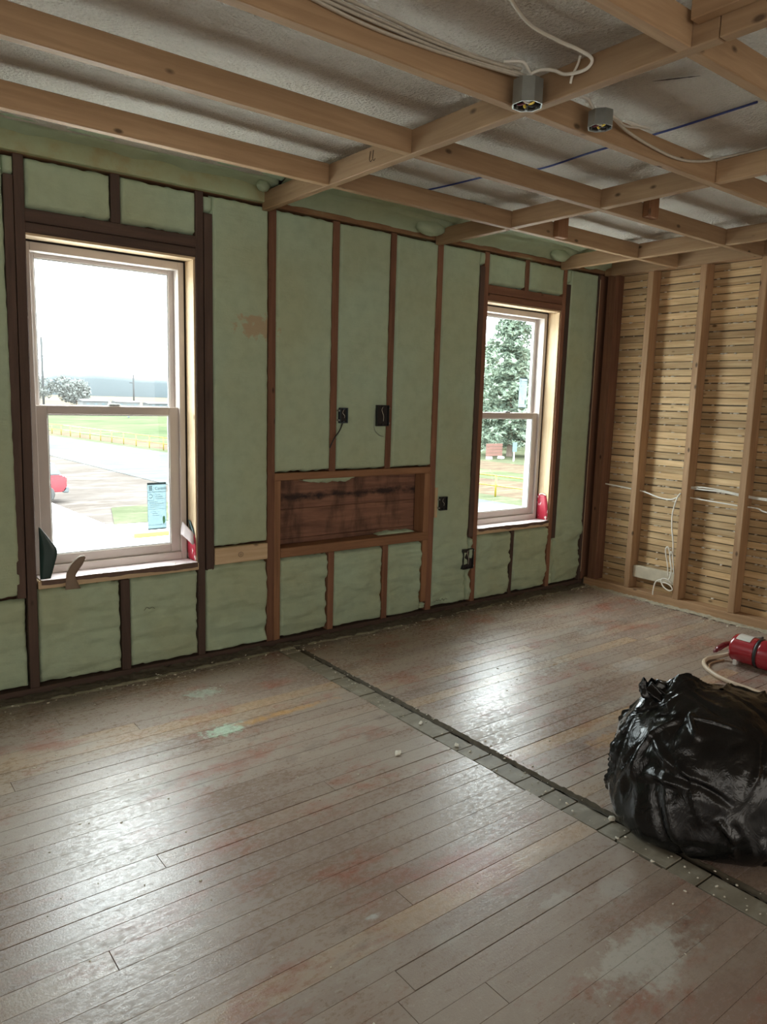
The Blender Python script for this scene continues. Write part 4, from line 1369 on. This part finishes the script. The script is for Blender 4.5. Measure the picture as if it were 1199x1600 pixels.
for xx in (xr - .85, xr - 3.55):
    for yy in (28.66, 30.2):
        link('wheel', lathe_mesh('wheel', [(.12, 0), (.33, .01), (.36, .04), (.36, .2), (.33, .23), (.12, .24)], 20, 'y'), M['rubber'], car, (xx, yy, GZ0 + .38))
        link('hub', lathe_mesh('hub', [(.20, -.012), (.20, .0), (.05, .002)], 14, 'y'), M['greymetal'], car, (xx, yy, GZ0 + .38))

# trees
bark = plain('bark', (.09, .065, .05), .9)
needle = MB('spruce_needles'); nn = needle.noise(needle.obj(), 3, 4); needle = needle.out(needle.ramp(nn, [(.35, (.085, .115, .090)), (.65, (.150, .185, .135))]), .8, spec=.1)  # needles paled: backlight and haze are put into the colour
leafm = MB('pale_foliage'); nn = leafm.noise(leafm.obj(), 2, 4); leafm = leafm.out(leafm.ramp(nn, [(.35, (.060, .08, .055)), (.65, (.10, .115, .075))]), .85, spec=.1)


def spruce(x, y, H, R, label, seed, dens=1.0):
    rg = np.random.default_rng(seed)
    t = empty('spruce_tree', (x, y, GZ0), label=label, cat='tree', group='spruces outside the right window')
    V, F = tube_arrays([Vector((0, 0, 0)), Vector((0, 0, H * .5)), Vector((0, 0, H * .97))], [.28, .16, .03], 8)
    link('trunk', pyd('trunk', V, F), bark, t, (x, y, GZ0))
    Vs = []; Fs = []; n0 = 0
    z = H * .10
    while z < H * .98:
        rr_ = R * (1 - z / H) ** .75 + .15
        nb = int(11 * dens)
        for k in range(nb):
            a = rg.uniform(0, 2 * math.pi); L = rr_ * rg.uniform(.7, 1.1); dz0 = rg.uniform(-.25, .25)
            nsp = max(4, int(L * 7))
            for q in range(nsp):
                s = (q + rg.uniform(0, 1)) / nsp
                bx, by = math.cos(a) * L * s, math.sin(a) * L * s
                bz = z + dz0 - .28 * L * s + .10 * L * s * s
                for _ in range(3):
                    d = rg.normal(size=3) * np.array([.22, .22, .14]); w = rg.normal(size=3) * .075
                    c = np.array([bx, by, bz - .06]) + rg.normal(size=3) * .10
                    Vs += [c - w, c + w, c + d]
                    Fs.append((n0, n0 + 1, n0 + 2)); n0 += 3
        z += .30 + .12 * (1 - z / H)
    link('crown', npmesh('crown', np.array(Vs), np.array(Fs)), needle, t, (x, y, GZ0), kind='stuff')


spruce(43.6, 40.9, 16.0, 4.2, 'tall pale green spruce filling the middle of the right window', 3, 1.3)
spruce(50.5, 35.6, 14.0, 3.8, 'darker spruce to the right behind the tallest one', 5)
spruce(49.5, 49.5, 11.0, 3.2, 'shorter spruce behind the red sign at the left of the right window', 8, .8)


def bush_tree(x, y, H, R, label, seed, mat, name='tree', n=2600, trunk=.35, s_=.5):
    rg = np.random.default_rng(seed)
    t = empty(name, (x, y, GZ0), label=label, cat='tree')
    V, F = tube_arrays([Vector((0, 0, 0)), Vector((0, 0, H * .7))], [.03 * H, .01 * H], 7)
    link('trunk', pyd('trunk', V, F), bark, t, (x, y, GZ0))
    C = rg.normal(size=(9, 3)) * np.array([R * .45, R * .45, H * .15]) + np.array([0, 0, H * .62])
    Vs = []; Fs = []
    for i in range(n):
        c = C[rg.integers(9)]; d = rg.normal(size=3); d /= np.linalg.norm(d)
        p_ = c + d * R * .42 * rg.uniform(.7, 1.05)
        w = rg.normal(size=(3, 3)) * s_ * .5
        Vs += [p_ + w[0], p_ + w[1], p_ + w[2]]; Fs.append((3 * i, 3 * i + 1, 3 * i + 2))
    link('crown', npmesh('crown', np.array(Vs), np.array(Fs)), mat, t, (x, y, GZ0), kind='stuff')


bush_tree(67, 258, 6.8, 7.5, 'round leafy tree in the distance at the left of the left window', 2, plain('hazy_foliage', (.095, .105, .100), .9), n=4200, s_=.8)
bush_tree(43, 225, 5.0, 4, 'small grey bush far off beside the left power pole', 4, plain('hazy_grey_foliage', (.065, .072, .068), .9), n=1500, s_=.7)
bush_tree(62, 60, 9, 5, 'leafy tree far behind the sign outside the right window', 9, leafm, n=2200, s_=.7)
bush_tree(60, 45.5, 8, 4.6, 'leafy tree behind the blue sign outside the right window', 11, leafm, n=2200, s_=.6)

# distant wooded hills, with haze put into their blue-grey colour
hm = plain('distant_woods', (.030, .039, .044), .95, nscale=.05, var=.12)
V = []; n = 160
for i in range(n):
    t = i / (n - 1); x = -350 + 1300 * t; y = 980 - 420 * t
    h = 13 + 10 * float(fbm(np.array(t * 9.0), np.array(2.0))) + 3 * float(vn(np.array(t * 90.0), np.array(1.0)))
    V += [(x, y, GZ0), (x + 3, y + 4, GZ0 + h * .8), (x + 8, y + 9, GZ0 + h), (x + 40, y + 50, GZ0 + h * .9), (x + 60, y + 90, GZ0)]
link('wooded_hills', npmesh('wooded_hills', np.array(V), grid_faces(n, 5)), hm, kind='structure')


# power poles, houses, trailers far off
def pole(x, y, H, label, arm):
    t = empty('power_pole', (x, y, GZ0), label=label, cat='pole')
    pm = plain('weathered_pole', (.022, .024, .026), .9)
    tube('shaft', [(x, y, GZ0), (x, y, GZ0 + H)], .35, pm, t, seg=8, sub=0)
    tube('arm', [(x, y, GZ0 + H * .72), (x + arm, y - arm * .4, GZ0 + H * .73)], .16, pm, t, seg=6, sub=0)


pole(50.9, 233.2, 20.0, 'tall grey power pole with a side arm at the left of the left window', 2.6)
pole(96.5, 287, 11.5, 'short power pole in the middle of the left window', -1.4)


def house(x, y, w, d, h, rh, wallc, roofc, label):
    t = empty('far_building', (x, y, GZ0), label=label, cat='building')
    box('walls', x - w / 2, x + w / 2, y - d / 2, y + d / 2, GZ0, GZ0 + h, plain('far_wall', tuple(q * .15 for q in wallc), .8, nscale=1), t, bev=.02)
    V = [(-w / 2 - .3, -d / 2 - .3, 0), (w / 2 + .3, -d / 2 - .3, 0), (w / 2 + .3, d / 2 + .3, 0), (-w / 2 - .3, d / 2 + .3, 0), (-w / 2 - .3, 0, rh), (w / 2 + .3, 0, rh)]
    link('roof', pyd('roof', V, [(0, 1, 5, 4), (2, 3, 4, 5), (0, 4, 3), (1, 2, 5), (0, 3, 2, 1)]), plain('far_roof', tuple(q * .13 for q in roofc), .8, nscale=1), t, (x, y, GZ0 + h))
    for k in range(3):
        xx = x - w * .35 + k * w * .3
        box('window', xx, xx + w * .12, y - d / 2 - .05, y - d / 2 + .02, GZ0 + h * .4, GZ0 + h * .75, cargl, t, bev=0)


house(60, 216, 7, 5, 1.9, .6, (.34, .36, .37), (.25, .27, .28), 'low grey building far off near the left power pole')
house(72, 224, 7, 5, 1.7, .4, (.40, .42, .43), (.30, .31, .32), 'white trailer far off below the round tree')
house(85, 232, 8, 5, 1.3, .4, (.26, .30, .31), (.22, .25, .27), 'blue-grey shed far off left of the short power pole')
house(112, 252, 13, 6, 1.6, .6, (.42, .43, .43), (.36, .37, .38), 'long white building far off at the right of the left window')
house(128, 320, 5, 5, 3, 2, (.40, .43, .44), (.28, .32, .34), 'small white farmhouse on the far field in the left window')
box('field_marker', 41.8, 42.1, 133.4, 133.7, GZ0, GZ0 + 1.7, cart, label='small dark marker post standing in the green field', cat='post', bev=.05)

# signs outside the right window
sg = empty('roadside_sign', (39.9, 38.8, GZ0), label='low brick-red roadside sign board with pale feet outside the right window', cat='sign')
redb = plain('brick_red_board', (.10, .045, .034), .8, nscale=6, var=.2)
for k in range(4):
    o = box('sign_board', 39.0, 40.9, 39.2, 39.27, GZ0 + .25 + k * .26, GZ0 + .49 + k * .26, redb, sg, bev=.01)
for xx in (39.2, 40.6):
    box('foot', xx, xx + .35, 39.0, 39.45, GZ0, GZ0 + .2, G['concrete'], sg, bev=.02)
bs = empty('blue_sign', (39.9, 37.0, GZ0), label='small pale blue sign on a white post outside the right window', cat='sign')
box('post', 39.86, 39.94, 36.96, 37.04, GZ0, GZ0 + 1.1, M['jamb_white'], bs, bev=.01)
box('plate', 39.65, 40.15, 36.93, 36.96, GZ0 + .75, GZ0 + 1.5, plain('pale_blue_sign', (.06, .10, .11), .5), bs, bev=.01)

# every fix-up of material slots for the glazing beads placed by world coordinates
for o in COL.objects:
    if o.name.startswith('glazing_bead') or o.name.startswith('leaf_emblem'):
        base = Vector((0, 0, 0)); p_ = o.parent
        while p_ is not None: base += p_.location; p_ = p_.parent
        o.location = -base
